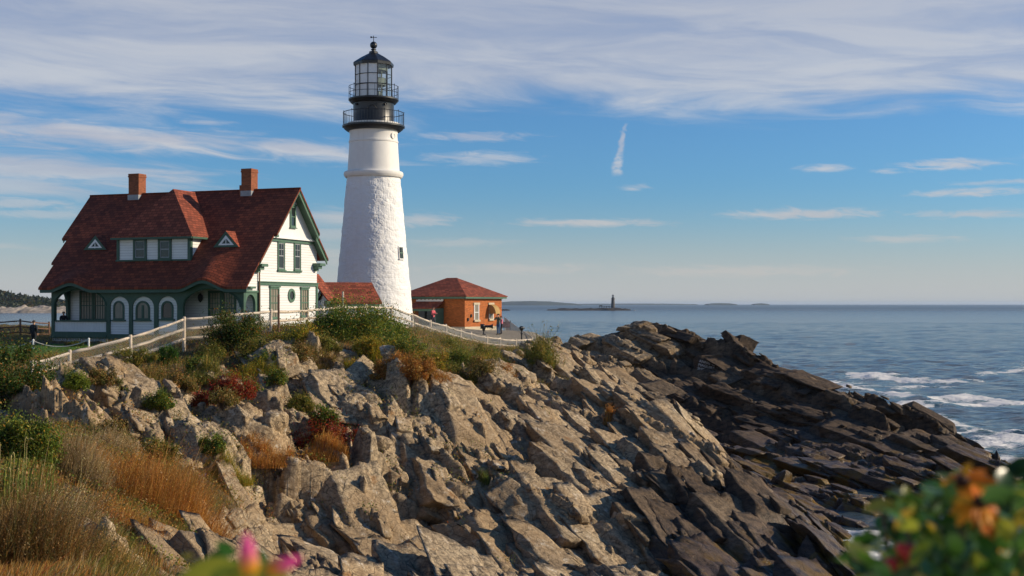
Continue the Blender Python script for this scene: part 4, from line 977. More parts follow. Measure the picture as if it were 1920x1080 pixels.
# ================================================================ PASSAGE HOUSE at the foot of the tower
PR = np.array([.93, .37, 0])/math.hypot(.93, .37); PQ = np.array([PR[1], -PR[0], 0.])
PA = px(611, 529, 98); zr_, ze_ = PA[2], 10.12
psg = empty('passage_building', (PA[0]+2.5*PR[0], PA[1]+2.5*PR[1], 8.0), 'low red roofed passage building joining the white lighthouse to the house', 'outbuilding')
def PL(r, q, z): return np.array([PA[0], PA[1], 0])+PR*r+PQ*q+UP*z
qe = 3.1; rl_ = 3.75
b = MB()
for sg in (1, -1):
    A_ = [PL(-.25, 0, zr_), PL(rl_, 0, zr_), PL(rl_, sg*qe, ze_), PL(-.25, sg*qe, ze_)]
    b.add(A_+[p-UP*.13 for p in A_], [(0, 1, 2, 3), (7, 6, 5, 4), (0, 4, 5, 1), (1, 5, 6, 2), (2, 6, 7, 3), (3, 7, 4, 0)])
b.build('roof', M['roof2'], psg)
b = MB(); b.poly_holes(PL(.05, 0, 0), PQ, UP, -PR, [(-qe+.25, 7.2), (qe-.25, 7.2), (qe-.25, ze_-.08), (0, zr_-.2), (-qe+.25, ze_-.08)], [], .2)
b.poly_holes(PL(.05, qe-.25, 0), PR, UP, PQ, [(.205, 7.2), (rl_, 7.2), (rl_, ze_-.05), (.205, ze_-.05)], [], .2); b.build('wall', M['clap'], psg)
b = MB()
for sg in (1, -1):
    d = np.array([0, sg*qe, ze_-zr_]); A_ = [PL(-.22, 0, zr_-.135), PL(-.22, sg*qe, ze_-.135), PL(-.22, sg*qe, ze_-.36), PL(-.22, 0, zr_-.36)]
    b.add(A_+[p+PR*.08 for p in A_], [(0, 1, 2, 3), (7, 6, 5, 4), (0, 4, 5, 1), (2, 6, 7, 3), (1, 5, 6, 2)])
b.box(PL(rl_/2, qe-.1, ze_-.28), (rl_/2-.25, .09, .12), [PR, PQ, UP]); b.build('trim', M['green'], psg)

# ================================================================ BRICK BUILDING (old fog signal house)
BD = 112.0; bth = R(58)
BO = np.array([(871.5-CU)/FPX*BD, BD, 0]); BR = np.array([math.cos(bth), math.sin(bth), 0]); BL = np.array([-math.sin(bth), math.cos(bth), 0])
def bl(u, v): q = _hit(u, v, BO, BR)-BO; return float(q@BL), float(q[2])     # on the left face
def br(u, v): q = _hit(u, v, BO, BL)-BO; return float(q@BR), float(q[2])     # on the right face
def BP(r, l, z): return BO+BR*r+BL*l+UP*z
WR, WLf = br(940.7, 590)[0], 7.2
zeb = bl(871.5, 558)[1]; zgb = 7.0
fog = empty('brick_building', BP(WR/2, WLf/2, zgb), 'square orange brick building with red hipped roof beside the tower', 'outbuilding')
b = MB(); b.box(BP(WR/2, WLf/2, (zeb+zgb)/2), (WR/2, WLf/2, (zeb-zgb)/2), [BR, BL, UP]); b.build('wall', M['brick'], fog)
b = MB(); zf_ = br(905, 612)[1]; b.box(BP(WR/2, WLf/2, (zf_+zgb)/2-.2), (WR/2+.04, WLf/2+.04, (zf_-zgb)/2+.2), [BR, BL, UP]); b.build('foundation', M['stone'], fog)
ov = .42; zrr = zeb+.16
e4 = [BP(-ov, -ov, zrr), BP(WR+ov, -ov, zrr), BP(WR+ov, WLf+ov, zrr), BP(-ov, WLf+ov, zrr)]
rz = CZ+(HV-521)*(BD+4.8)/FPX; ra, rb = BP(WR/2-.5, WLf/2, rz), BP(WR/2+.5, WLf/2, rz)
ra, rb = BP(WR/2, WLf/2+.55, rz), BP(WR/2, WLf/2-.55, rz)
b = MB(); b.add(e4+[ra, rb]+[p-UP*.07 for p in e4], [(0, 1, 5), (1, 2, 4, 5), (2, 3, 4), (3, 0, 5, 4), (0, 6, 7, 1), (1, 7, 8, 2), (2, 8, 9, 3), (3, 9, 6, 0), (9, 8, 7, 6)]); b.build('roof', M['roof2'], fog)
b = MB(); z_ = zrr-.16
for c, h in (((WR/2, -ov+.14, 0), (WR/2+ov-.06, .08, .085)), ((-ov+.14, WLf/2+.1, 0), (.08, WLf/2+ov-.16, .085))): b.box(BP(c[0], c[1], z_), h, [BR, BL, UP])
b.box(BP(WR/2, -.06, zeb-.05), (WR/2, .06, .07), [BR, BL, UP]); b.box(BP(-.06, WLf/2, zeb-.05), (.06, WLf/2, .07), [BR, BL, UP]); b.build('eaves_trim', M['green'], fog)
def bwin(u0, u1, v0, v1):
    um = (u0+u1)/2; r0, r1, z0, z1 = br(u0, v0)[0], br(u1, v0)[0], br(um, v1)[1], br(um, v0)[1]
    f = MB()
    for r_ in (r0, r1): f.box(BP(r_, -.025, (z0+z1)/2), (.05, .03, (z1-z0)/2), [BR, BL, UP])
    f.box(BP((r0+r1)/2, -.03, (z0+z1)/2), ((r1-r0)/2-.05, .015, .03), [BR, BL, UP])
    o = f.build('window', M['white'], fog)
    f = MB(); f.box(BP((r0+r1)/2, -.03, z1+.10), ((r1-r0)/2+.16, .05, .10), [BR, BL, UP]); f.build('lintel', M['stone'], o)
    f = MB(); f.box(BP((r0+r1)/2, -.06, z0-.09), ((r1-r0)/2+.12, .1, .09), [BR, BL, UP]); f.build('sill', M['stone'], o)
    g = MB(); g.box(BP((r0+r1)/2, -.01, (z0+z1)/2), ((r1-r0)/2, .014, (z1-z0)/2), [BR, BL, UP]); g.build('pane', M['curtain'], o)
bwin(889, 897, 571.5, 599.5); bwin(917, 924, 571.5, 597.5)
r0, z1 = br(917, 571)[0]-.1, br(920, 571)[1]; aw = MB(); n = 10; ln = .8
prof = [(math.sin(math.pi/2*i/n)*.75, -(1-math.cos(math.pi/2*i/n))*.85) for i in range(n+1)]
P_ = [BP(r0+.0, -.06-d, z1+h) for d, h in prof]+[BP(r0+ln, -.06-d, z1+h) for d, h in prof]; k = n+1
aw.add(P_+[p-UP*.03 for p in P_], [(i, i+1, k+i+1, k+i) for i in range(n)]+[(2*k+i, 3*k+i, 3*k+i+1, 2*k+i+1) for i in range(n)])
for base in (0, k): aw.add([P_[base+i] for i in range(k)]+[BP(r0+(ln if base else 0), -.06, z1-.85)], [tuple(range(k+1))])
aw.build('awning', M['awn'], fog)
b = MB(); 
for u, v in ((883, 592), (877, 599)): r_, z_ = br(u, v); b = MB(); b.box(BP(r_, -.05, z_), (.07, .06, .14), [BR, BL, UP]); b.build('wall_box', M['iron'], fog)
# entry porch on the shaded face
l1, l0 = bl(783.5, 590)[0], bl(832, 590)[0]; zt_, zp = bl(808, 564)[1], bl(808, 577)[1]; dp = 1.3
b = MB(); A_ = [BP(-.02, l0-.1, zt_), BP(-.02, l1+.1, zt_), BP(-dp-.1, l1+.1, zp), BP(-dp-.1, l0-.1, zp)]
b.add(A_+[p-UP*.09 for p in A_], [(0, 1, 2, 3), (7, 6, 5, 4), (0, 4, 5, 1), (1, 5, 6, 2), (2, 6, 7, 3), (3, 7, 4, 0)]); po = b.build('entry_porch', M['roof2'], fog)
b = MB(); b.box(BP(-dp/2-.01, l0+.05, (zp+zgb)/2-.05), (dp/2, .06, (zp-zgb)/2), [BR, BL, UP]); b.box(BP(-dp+.05, l0+.2, (zp+zgb)/2-.06), (.05, .09, (zp-zgb)/2-.02), [BR, BL, UP]); b.box(BP(-dp+.05, l1-.08, (zp+zgb)/2-.06), (.05, .09, (zp-zgb)/2-.02), [BR, BL, UP]); b.box(BP(-dp+.04, (l0+l1)/2, zp-.2), (.06, (l1-l0)/2, .1), [BR, BL, UP]); b.build('porch_frame', M['green'], po)
b = MB(); b.box(BP(-.03, (l0+l1)/2, (zp-.3+zgb)/2), (.02, (l1-l0)/2-.1, (zp-.3-zgb)/2), [BR, BL, UP]); b.build('door', M['glass'], po)
b = MB(); n = 14; lw = (l1-l0+.1)/n; z0_ = bl(808, 562)[1]
for i in range(n): b.box(BP(-.08, l0+lw*(i+.5), z0_-.06-(.05 if i % 2 else 0)), (.05, lw*.48, .11), [BR, BL, UP])
b.build('scalloped_valance', M['white'], po)
# ================================================================ FENCES
def nrm(v): v = np.array(v, float); return v/(np.linalg.norm(v)+1e-9)
FP = [(60,676,53),(130,656,55.5),(245,628,57),(345,594,60),(433,586,61.5),(507,580,63.5),(576,577,67),(635,572,71),(686,570.5,75),(734,573.5,79),(773,587,82),(807,600,85),(837,608,88),(863.5,617,90.5),(884,623,93),(913,630,96),(938,632.5,98),(967,635.5,100.5),(997,633,103)]
FT = [px(*q) for q in FP]
fence = empty('rail_fence', FT[9]-UP*1.4, 'long weathered split rail fence running along the cliff top', 'fence')
def rough_rail(mb, a, b, r, n=7, seed=0, m=7):
    g = np.random.default_rng(seed); d = b-a; pts = []; rs = []
    for i in range(m):
        t = i/(m-1); pts.append(a+d*t+g.normal(0, r*.16, 3)+np.array([0, 0, -.03*math.sin(math.pi*t)])); rs.append(r*g.uniform(.85, 1.12)*(.8 if i in (0, m-1) else 1))
    mb.tube(pts, rs, n)
for i, p in enumerate(FT):
    gz = min(ground(p[0], p[1]), p[2]-1.05); b = MB(); lean = rng.normal(0, .02, 2)
    b.tube([[p[0], p[1], gz-.35], [p[0]+lean[0]*.5, p[1], (gz+p[2])/2], [p[0]+lean[0], p[1]+lean[1], p[2]-.02], [p[0]+lean[0], p[1]+lean[1], p[2]+.01]], [.085, .082, .078, .055], 9); b.build('post', M['wood'], fence, smooth=False)
for i in range(len(FT)-1):
    a, c = FT[i], FT[i+1]; d = nrm(c-a); sd = nrm([-d[1], d[0], 0])*-.0
    for k in range(3):
        if k == 2 and i in (4, 5, 6, 7, 8): continue
        q = MB(); dz = -.13-.46*k
        rough_rail(q, a+UP*dz+d*.03+UP*rng.normal(0, .012), c+UP*dz-d*.03+UP*rng.normal(0, .012), .068+.008*rng.random(), seed=i*9+k); q.build('rail', M['wood'], fence, smooth=True)
    if i < 5 or 9 <= i:
        q = MB(); ln = np.linalg.norm((c-a)[:2]); hgt = 1.05; st = .115; n = int((ln+hgt)/st); nv = nrm([d[1], -d[0], 0])*.07
        sl = (c-a)[2]/ln; dh = nrm([(c-a)[0], (c-a)[1], 0])
        for sg in (1, -1):
            for k in range(-int(hgt/st), n):
                x0 = k*st
                lo_, hi_ = max(0., -x0) if sg == 1 else max(0., x0-ln), min(hgt, ln-x0) if sg == 1 else min(hgt, x0)
                if hi_-lo_ < .05: continue
                f = lambda h: a+dh*(x0+sg*h)+UP*(sl*(x0+sg*h)-1.17+h)+nv
                if sg == -1: f = lambda h: a+dh*(x0-h)+UP*(sl*(x0-h)-1.17+h)+nv
                q.tube([f(lo_), f(hi_)], .0055, 3, caps=False)
        q.build('wire_mesh', M['wire'], fence, uv=False)
# far fence by the shore, left of the house
bf = [px(-60,603,98),px(38,598,99),px(92,603,101)]
ff = empty('rail_fence', bf[1]-UP*1.2, 'short brown rail fence beside the far shore, left of the house', 'fence')
for p in bf:
    b = MB(); b.tube([p-UP*1.6, p], .08, 8); b.build('post', M['dwood'], ff)
for a, c in zip(bf[:-1], bf[1:]):
    for k in range(3):
        q = MB(); rough_rail(q, a-UP*(.16+.45*k), c-UP*(.16+.45*k), .06, seed=70+k); q.build('rail', M['dwood'], ff, smooth=True)
# white rope posts on the lawn
rp = [(-45, 'leftmost'), (62.5, 'near the person in dark clothes'), (166.5, 'in front of the porch lattice')]
tops = []
for i, (u, _) in enumerate(rp):
    g = gpix(u, 651, 70, 90); x, y = px(u, 651, 80)[:2]; z = ground(x, y); P = np.array([x, y, z]); tops.append(P+UP*.52)
    b = MB(); b.tube([P-UP*.2, P+UP*.56], .065, 8); b.lathe(P[:2], [(.001, z+.64), (.05, z+.61), (.085, z+.565), (.085, z+.55)], 8)
    o = b.build('rope_post', M['white']); tag(o, ['white rope post on the lawn at the left edge of the view', 'short white rope post on the lawn beside the person in dark clothes', 'short white rope post on the lawn before the porch lattice'][i], 'post', 'white rope posts on the lawn')
b = MB()
for a, c in zip(tops[:-1], tops[1:]): b.tube([a+(c-a)*t-UP*(.42*4*t*(1-t)) for t in np.linspace(0, 1, 15)], .03, 5)
tag(b.build('rope', M['rope']), 'pale sagging rope strung between short white lawn posts', 'rope')
for u, vt, d, r, nm, lb in [(522.5, 551.5, 61, .055, 'timber_post', 'tall thin brown timber post standing before the white gable wall'), (643, 546, 73, .06, 'timber_post', 'pale timber post behind the bushes below the passage roof')]:
    p = px(u, vt, d); b = MB(); gz = ground(p[0], p[1]); b.tube([[p[0], p[1], min(gz, p[2]-1.2)-.3], p-UP*.03, p], [r, r, r*.7], 8); tag(b.build(nm, M['dwood' if r < .058 else 'wood']), lb, 'post')

# ================================================================ OVERLOOK: wire fence, notice, viewer, fog horn
cl = [(946.5,595,119),(957,604,115),(972,615,110.5),(985,624,107),(999,634,103.5),(1010,640,105)]
CT = [px(*q) for q in cl]
cf = empty('wire_fence', CT[2]-UP*1.5, 'grey wire netting fence along the seaward edge by the brick building', 'fence')
for p in CT:
    b = MB(); b.tube([p-UP*2.0, p], .04, 6); b.build('post', M['wire'], cf, uv=False)
for a, c in zip(CT[:-1], CT[1:]):
    b = MB(); b.tube([a, c], .03, 5); b.build('rail', M['wire'], cf, uv=False)
    q = MB(); ln = np.linalg.norm(c-a); n = int(ln/.16)
    for k in range(n+1):
        for s in (-1, 1):
            t0 = k/n; t1 = t0+s*1.2/ln; h = 1.
            if t1 > 1: h = (1-t0)/(t1-t0); t1 = 1
            if t1 < 0: h = t0/(t0-t1); t1 = 0
            q.tube([a+(c-a)*t0-UP*.05, a+(c-a)*t1-UP*(.05+1.25*h)], .009, 3, caps=False)
    q.build('wire_mesh', M['wire'], cf, uv=False)
nb_c = px(947.5, 609, 113); nt_ = nrm([.95, -.05, 0]); nn = np.array([nt_[1], -nt_[0], 0])
nbd = empty('notice_board', [nb_c[0], nb_c[1], ground(nb_c[0], nb_c[1])], 'faded pinkish notice board on two grey posts behind the couple', 'sign')
b = MB(); b.box(nb_c, (.42, .03, .24), [nt_, nn, UP]); b.build('panel', M['pinksign'], nbd)
for s in (-1, 1):
    b = MB(); b.box(nb_c+nt_*s*.46+UP*-.35, (.035, .035, .75), [nt_, nn, UP]); b.build('post', M['wire'], nbd)
b = MB(); 
for s in (-1, 1): b.box(nb_c+UP*s*.265, (.42, .036, .022), [nt_, nn, UP])
b.build('frame', M['wire'], nbd)
# fog horn on its stand
hp = px(906.5, 618, 103.5); gz = ground(hp[0], hp[1]); hx = nrm([1, .1, 0]); hy = np.array([-hx[1], hx[0], 0])
horn = empty('fog_horn', [hp[0], hp[1], gz], 'black old fog horn on a stand before the brick building', 'fog horn')
def axis_lathe(mb, c, ax, prof, n=16):
    ax = nrm(ax); a = nrm(np.cross(ax, [0, 0, 1.]) if abs(ax[2]) < .9 else np.cross(ax, [1., 0, 0])); e = np.cross(ax, a)
    vs = [c+ax*d+(a*math.cos(2*math.pi*i/n)+e*math.sin(2*math.pi*i/n))*r for r, d in prof for i in range(n)]
    mb.add(vs, [(j*n+i, j*n+(i+1) % n, (j+1)*n+(i+1) % n, (j+1)*n+i) for j in range(len(prof)-1) for i in range(n)]); return mb
hc = px(907, 612, 103.5)
b = MB(); axis_lathe(b, hc, hx, [(.001, .06), (.10, .06), (.10, .25), (.125, .26), (.125, .30), (.105, .31), (.11, .5), (.13, .62), (.20, .74), (.22, .76), (.17, .74), (.08, .6)]); b.build('trumpet', M['iron'], horn, smooth=False, uv=False)
b = MB(); axis_lathe(b, hc, hx, [(.001, -.26), (.16, -.25), (.2, -.2), (.2, .0), (.16, .05), (.001, .06)], 18)
for k in range(8): axis_lathe(b, hc+hy*.17*math.cos(k*.785)+UP*.17*math.sin(k*.785), hx, [(.001, -.29), (.03, -.285), (.03, .07), (.001, .075)], 6)
b.build('sounder_drum', M['iron'], horn, uv=False)
b = MB()
for t in (.34, .47, .58): b.box(hc+hx*t-UP*.14, (.012, .03, .06), [hx, hy, UP])
b.build('bracket', M['iron'], horn, uv=False)
b = MB(); b.lathe(hc[:2], [(.2, gz-.1), (.2, gz+.03), (.08, gz+.08), (.06, hc[2]-.55), (.05, hc[2]-.4), (.11, hc[2]-.36), (.11, hc[2]-.3), (.14, hc[2]-.22), (.17, hc[2]-.1), (.001, hc[2]-.08)], 12); b.build('stand', M['iron'], horn, uv=False)
# coin operated viewer
vp = px(978, 616, 101.5); gz = min(ground(vp[0], vp[1]), vp[2]-.95)
vw = empty('coin_viewer', [vp[0], vp[1], gz], 'black coin operated viewer on a pole at the fence corner', 'viewer')
b = MB(); b.lathe(vp[:2], [(.16, gz-.05), (.16, gz+.03), (.07, gz+.08), (.055, vp[2]-.5), (.09, vp[2]-.46), (.09, vp[2]-.36), (.06, vp[2]-.3), (.05, vp[2]-.16)], 12); b.build('pole', M['iron'], vw, uv=False)
b = MB(); vd = nrm([.5, .87, 0]); vs_ = np.array([vd[1], -vd[0], 0])
b.lathe(vp[:2], [(.001, vp[2]-.2), (.10, vp[2]-.17), (.17, vp[2]-.04), (.19, vp[2]+.06), (.16, vp[2]+.15), (.08, vp[2]+.2), (.001, vp[2]+.21)], 14); b.build('head', M['iron'], vw, smooth=True, uv=False)
for s in (-1, 1):
    q = MB(); axis_lathe(q, vp+vs_*.085*s+UP*.05, vd, [(.001, -.24), (.05, -.24), (.055, -.2), (.05, .0), (.075, .2), (.08, .26), (.001, .25)], 10); q.build('eyepiece', M['iron'], vw, uv=False)
q = MB(); q.box(vp+vs_*.0-UP*.42, (.07, .06, .05)); q.build('coin_box', M['wire'], vw, uv=False)

# ================================================================ PEOPLE
cloth = {}
def cm(c):
    k = tuple(c)
    if k not in cloth: cloth[k] = mat('cloth %d' % len(cloth), c, .85, tone(c, .2, 9.))
    return cloth[k]
SKIN = mat('skin', (.48, .28, .19), .55)
def person(label, loc, rz, H=1.72, arms='down', top=(.1, .1, .1), legs=(.05, .06, .1), hair=(.06, .04, .03), lean=0., stride=.1, hat=None):
    k = H/1.72; J = []; E_ = []; Rr = []; B = []
    def j(p, r, par, lab):
        J.append(p); Rr.append(r); 
        if par is not None: E_.append((par, len(J)-1)); B.append((par, len(J)-1, lab))
        return len(J)-1
    pel = j((0, 0, .95), .135, None, ''); wa_ = j((0, -.03*lean, 1.1), .12, pel, 'top'); ch = j((0, -.25*lean, 1.31), .145, wa_, 'top'); ne = j((0, -.33*lean, 1.47), .055, ch, 'skin')
    hb = j((0, -.02-.36*lean, 1.55), .078, ne, 'skin'); hm = j((0, -.02-.38*lean, 1.63), .092, hb, 'skin'); ht_ = j((0, -.0-.38*lean, 1.70), .066, hm, 'skin')
    j((0, -.125-.38*lean, 1.605), .016, hm, 'skin')
    for s in (-1, 1):
        st = stride*s
        hp_ = j((.095*s, 0, .9), .098, pel, 'legs'); kn = j((.105*s, -st*.6-.02, .5), .064, hp_, 'legs'); an = j((.11*s, -st, .1), .045, kn, 'legs'); j((.125*s, -st-.15, .04), .036, an, 'shoe')
        sh = j((.185*s, -.27*lean, 1.40), .064, ch, 'top')
        if arms == 'down': el, wr_, fd = (.235*s, .03, 1.13), (.235*s, -.07, .89), (0, -.1, -.99)
        elif arms == 'raised': el, wr_, fd = (.27*s, -.2, 1.24), (.09*s, -.27, 1.5), (-.3*s, -.1, .95)
        elif arms == 'rail': el, wr_, fd = (.25*s, -.16-.2*lean, 1.16), (.17*s, -.42-.2*lean, 1.06), (0, -.9, -.3)
        else: el, wr_, fd = (.25*s, -.1, 1.14), (.10*s, -.33, 1.16), (-.6*s, -.7, .2)
        e = j(el, .045, sh, 'top'); w = j(wr_, .031, e, 'top'); fd = nrm(fd); pp = np.array(wr_)+fd*.06; pl_ = j(tuple(pp), .034, w, 'skin')
        sd = nrm(np.cross(fd, [s*.9, .3, .2]))
        for q, (o_, l_) in enumerate([(-.03, .07), (-.01, .085), (.01, .08), (.03, .062)]):
            a = j(tuple(pp+sd*o_+fd*.04), .0095, pl_, 'skin'); j(tuple(pp+sd*o_+fd*(.04+l_)+np.array([0, -.012, 0])), .008, a, 'skin')
        a = j(tuple(pp+sd*-.045+fd*.01), .011, pl_, 'skin'); j(tuple(pp+sd*-.06+fd*.05), .009, a, 'skin')
    me = bpy.data.meshes.new('person'); me.from_pydata([tuple(np.array(p)*k) for p in J], E_, []); tmp = bpy.data.objects.new('person_rig', me); COL.objects.link(tmp)
    md = tmp.modifiers.new('skin', 'SKIN'); sub = tmp.modifiers.new('sub', 'SUBSURF'); sub.levels = 1; sub.render_levels = 1
    for i, r in enumerate(Rr): me.skin_vertices[0].data[i].radius = (r*k, r*k*(.82 if i in (1, 2) else 1.))
    me.skin_vertices[0].data[0].use_root = True
    dg = bpy.context.evaluated_depsgraph_get(); ev = tmp.evaluated_get(dg); m2 = ev.to_mesh()
    V = np.array([v.co[:] for v in m2.vertices]); Nn = np.array([v.normal[:] for v in m2.vertices]); Fs = [tuple(p.vertices) for p in m2.polygons]; ev.to_mesh_clear()
    bpy.data.objects.remove(tmp); Jn = np.array(J)*k
    c, s_ = math.cos(rz), math.sin(rz); Rm = np.array([[c, -s_, 0], [s_, c, 0], [0, 0, 1.]])
    W = V@Rm.T+np.array(loc); NW = Nn@Rm.T
    body = mesh_obj('person', W-np.array(loc), Fs, SKIN, None, True); body.location = Vector([float(q) for q in loc]); tag(body, label, 'person')
    C_ = np.array([V[list(f)].mean(0) for f in Fs]); best = np.full(len(Fs), 9.); lab = np.array(['skin ']*len(Fs), dtype=object)
    for a, b_, l_ in B:
        A0, A1 = Jn[a], Jn[b_]; d = A1-A0; t = np.clip(((C_-A0)@d)/(d@d+1e-9), 0, 1); ds = np.linalg.norm(C_-A0-t[:, None]*d, axis=1)-(Rr[a]*(1-t)+Rr[b_]*t)*k
        m_ = ds < best; best[m_] = ds[m_]; lab[m_] = l_
    for nm, key, colr, off in (('jacket', 'top', top, .022), ('trousers', 'legs', legs, .018), ('shoes', 'shoe', (.03, .025, .02), .012)):
        fs = [f for f, l_ in zip(Fs, lab) if l_ == key]
        if fs: mesh_obj(nm, W+NW*off, fs, cm(colr), body, True)
    hd = Jn[hm]; b = MB(); n = 12
    hv = []
    for i in range(7):
        for q in range(n):
            th_, ph = math.pi*.62*i/6, 2*math.pi*q/n; p = np.array([.108*math.sin(th_)*math.cos(ph), .018+.118*math.sin(th_)*math.sin(ph), .02+.112*math.cos(th_)+(.05 if math.sin(ph) < -.3 and i > 3 else 0)])*k; hv.append((hd+p)@Rm.T+np.array(loc))
    b.add(hv, [(i*n+q, i*n+(q+1) % n, (i+1)*n+(q+1) % n, (i+1)*n+q) for i in range(6) for q in range(n)])
    b.build('hair' if not hat else 'hat', cm(hat or hair), body, smooth=True, uv=False)
    return body
def at_ground(u, v, d):
    p = px(u, v, d); return [p[0], p[1], ground(p[0], p[1])]
g = at_ground(934.5, 635, 105); person('person in a grey green jacket and blue jeans with hands raised to the face', g, R(-20), 1.76, 'raised', (.13, .13, .09), (.07, .13, .24), (.05, .03, .02))
g = at_ground(940, 635, 105.8); person('smaller person in a bright pink top close beside the person in grey green', g, R(-60), 1.55, 'fold', (.75, .22, .28), (.04, .04, .05), (.2, .06, .03))
g = at_ground(812, 604, 104); person('person in a red and pink top walking before the brick building entrance', g, R(60), 1.62, 'fold', (.62, .12, .14), (.05, .05, .07), (.12, .06, .03))
g = at_ground(63.5, 652, 84); person('person in dark clothes standing on the lawn left of the house', g, R(170), 1.74, 'down', (.018, .022, .028), (.012, .014, .02), (.05, .04, .035))
s_, z_ = fp(119, 600, .75); g = L(s_, .75, fp(150, 629)[1]); person('person in black leaning on the white porch rail of the house', g, R(25), 1.70, 'rail', (.02, .02, .024), (.02, .02, .03), (.16, .13, .11), lean=.35, stride=.02)

# ================================================================ LOOSE ROCKS
def hull_rock(name, label, c, dims, seed, mt, rot=0., npts=34, group=None, tilt=(0, 0), flat=None):
    g = np.random.default_rng(seed); P = g.normal(0, 1, (npts, 3)); P /= np.linalg.norm(P, axis=1)[:, None]
    P = np.sign(P)*np.abs(P)**.55; P *= g.uniform(.82, 1., (npts, 1))
    if flat is not None: P[:, 1] = np.maximum(P[:, 1], -flat)
    P *= np.array(dims); Rm = np.array((Matrix.Rotation(rot, 3, 'Z') @ Matrix.Rotation(tilt[0], 3, 'X') @ Matrix.Rotation(tilt[1], 3, 'Y')))
    bm = bmesh.new()
    for p in P: bm.verts.new(p)
    r = bmesh.ops.convex_hull(bm, input=bm.verts); bmesh.ops.delete(bm, geom=[q for q in r['geom_interior'] if isinstance(q, bmesh.types.BMVert)], context='VERTS')
    bmesh.ops.bevel(bm, geom=bm.edges[:], offset=min(dims)*.05, segments=1, affect='EDGES')
    bmesh.ops.triangulate(bm, faces=bm.faces[:]); bmesh.ops.subdivide_edges(bm, edges=bm.edges[:], cuts=2, use_grid_fill=True)
    bm.verts.index_update(); V = np.array([v.co[:] for v in bm.verts]); F = [tuple(v.index for v in f.verts) for f in bm.faces]; bm.free()
    sc = 1/max(dims); q = V*sc*3+seed; dsp = fbm(q[:, 0]+q[:, 2]*.7, q[:, 1]-q[:, 2]*.5, 4, seed)*min(dims)*.14; Nv = V/(np.linalg.norm(V, axis=1)[:, None]+1e-9)
    if flat is not None: dsp = np.where(V[:, 1] < -flat*dims[1]+.02, dsp*.1, dsp)
    V = V+Nv*dsp[:, None]
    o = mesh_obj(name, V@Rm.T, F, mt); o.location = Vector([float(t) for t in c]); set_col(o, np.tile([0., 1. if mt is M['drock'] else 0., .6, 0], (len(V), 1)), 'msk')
    return tag(o, label, 'rock', group)
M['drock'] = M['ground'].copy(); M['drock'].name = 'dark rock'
RK = [
 (714, 846, 34, 26, 'pale squared boulder resting on the slope right of the red bush', 3, 'ground', .4),
 (513, 800, 46, 40, 'big rough grey boulder jutting out left of the red bush', 8, 'ground', .8),
 (118, 795, 60, 34, 'angular pale outcrop slab at the far left below the dark rose bush', 12, 'ground', -.3),
 (262, 770, 34, 44, 'upright cream coloured rock below the middle of the wooden fence', 21, 'ground', .9),
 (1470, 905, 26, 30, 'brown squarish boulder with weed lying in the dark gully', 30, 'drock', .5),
 (1180, 1000, 60, 46, 'large squared tan block at the bottom of the cliff', 33, 'ground', .25),
 (645, 680, 60, 34, 'pale rounded outcrop under the large green bush', 38, 'ground', .5),
 (960, 690, 40, 30, 'dark angular outcrop left of the yellow reeds', 44, 'ground', .6),
 (378, 770, 16, 22, 'small flat upright stone beside the lower red bush', 47, 'ground', 1.1),
]
for u, v, rw, rh, lb, sd, mt, rot in RK:
    p = gpix(u, v); m_ = p[1]/FPX; hull_rock('boulder', lb, p+np.array([0, .25*rw*m_, rh*m_*.15]), (rw*m_*.62, rw*m_*.5, rh*m_*.62), sd, M[mt], rot, tilt=(.1, .25))
# slanting slabs standing out of the far ridge
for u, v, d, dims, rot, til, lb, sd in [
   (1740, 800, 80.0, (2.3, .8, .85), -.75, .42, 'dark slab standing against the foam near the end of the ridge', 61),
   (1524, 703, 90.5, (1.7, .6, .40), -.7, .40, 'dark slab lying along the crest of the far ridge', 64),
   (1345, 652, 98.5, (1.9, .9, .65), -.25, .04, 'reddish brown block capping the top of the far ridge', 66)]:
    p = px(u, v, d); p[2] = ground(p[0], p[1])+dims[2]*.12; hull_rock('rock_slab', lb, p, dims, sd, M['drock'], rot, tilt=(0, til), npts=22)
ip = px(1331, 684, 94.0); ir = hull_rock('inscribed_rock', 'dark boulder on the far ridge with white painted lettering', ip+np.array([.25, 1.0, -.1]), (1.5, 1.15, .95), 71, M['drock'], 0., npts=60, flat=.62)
b = bpy.data.curves.new('txt', 'FONT'); b.body = 'ANNIE C.\nMAGUIRE\nSHIPWRECKED\nHERE 1886'; b.size = .30; b.space_line = .95; b.extrude = .004
t = bpy.data.objects.new('txt', b); COL.objects.link(t); dg = bpy.context.evaluated_depsgraph_get(); m2 = bpy.data.meshes.new_from_object(t.evaluated_get(dg)); bpy.data.objects.remove(t)
m2.materials.clear(); m2.materials.append(M['white']); t = bpy.data.objects.new('painted_lettering', m2); COL.objects.link(t); t.parent = ir
t.location = Vector((-1.05, -.765, .30)); t.rotation_euler = (R(90), R(14), 0)
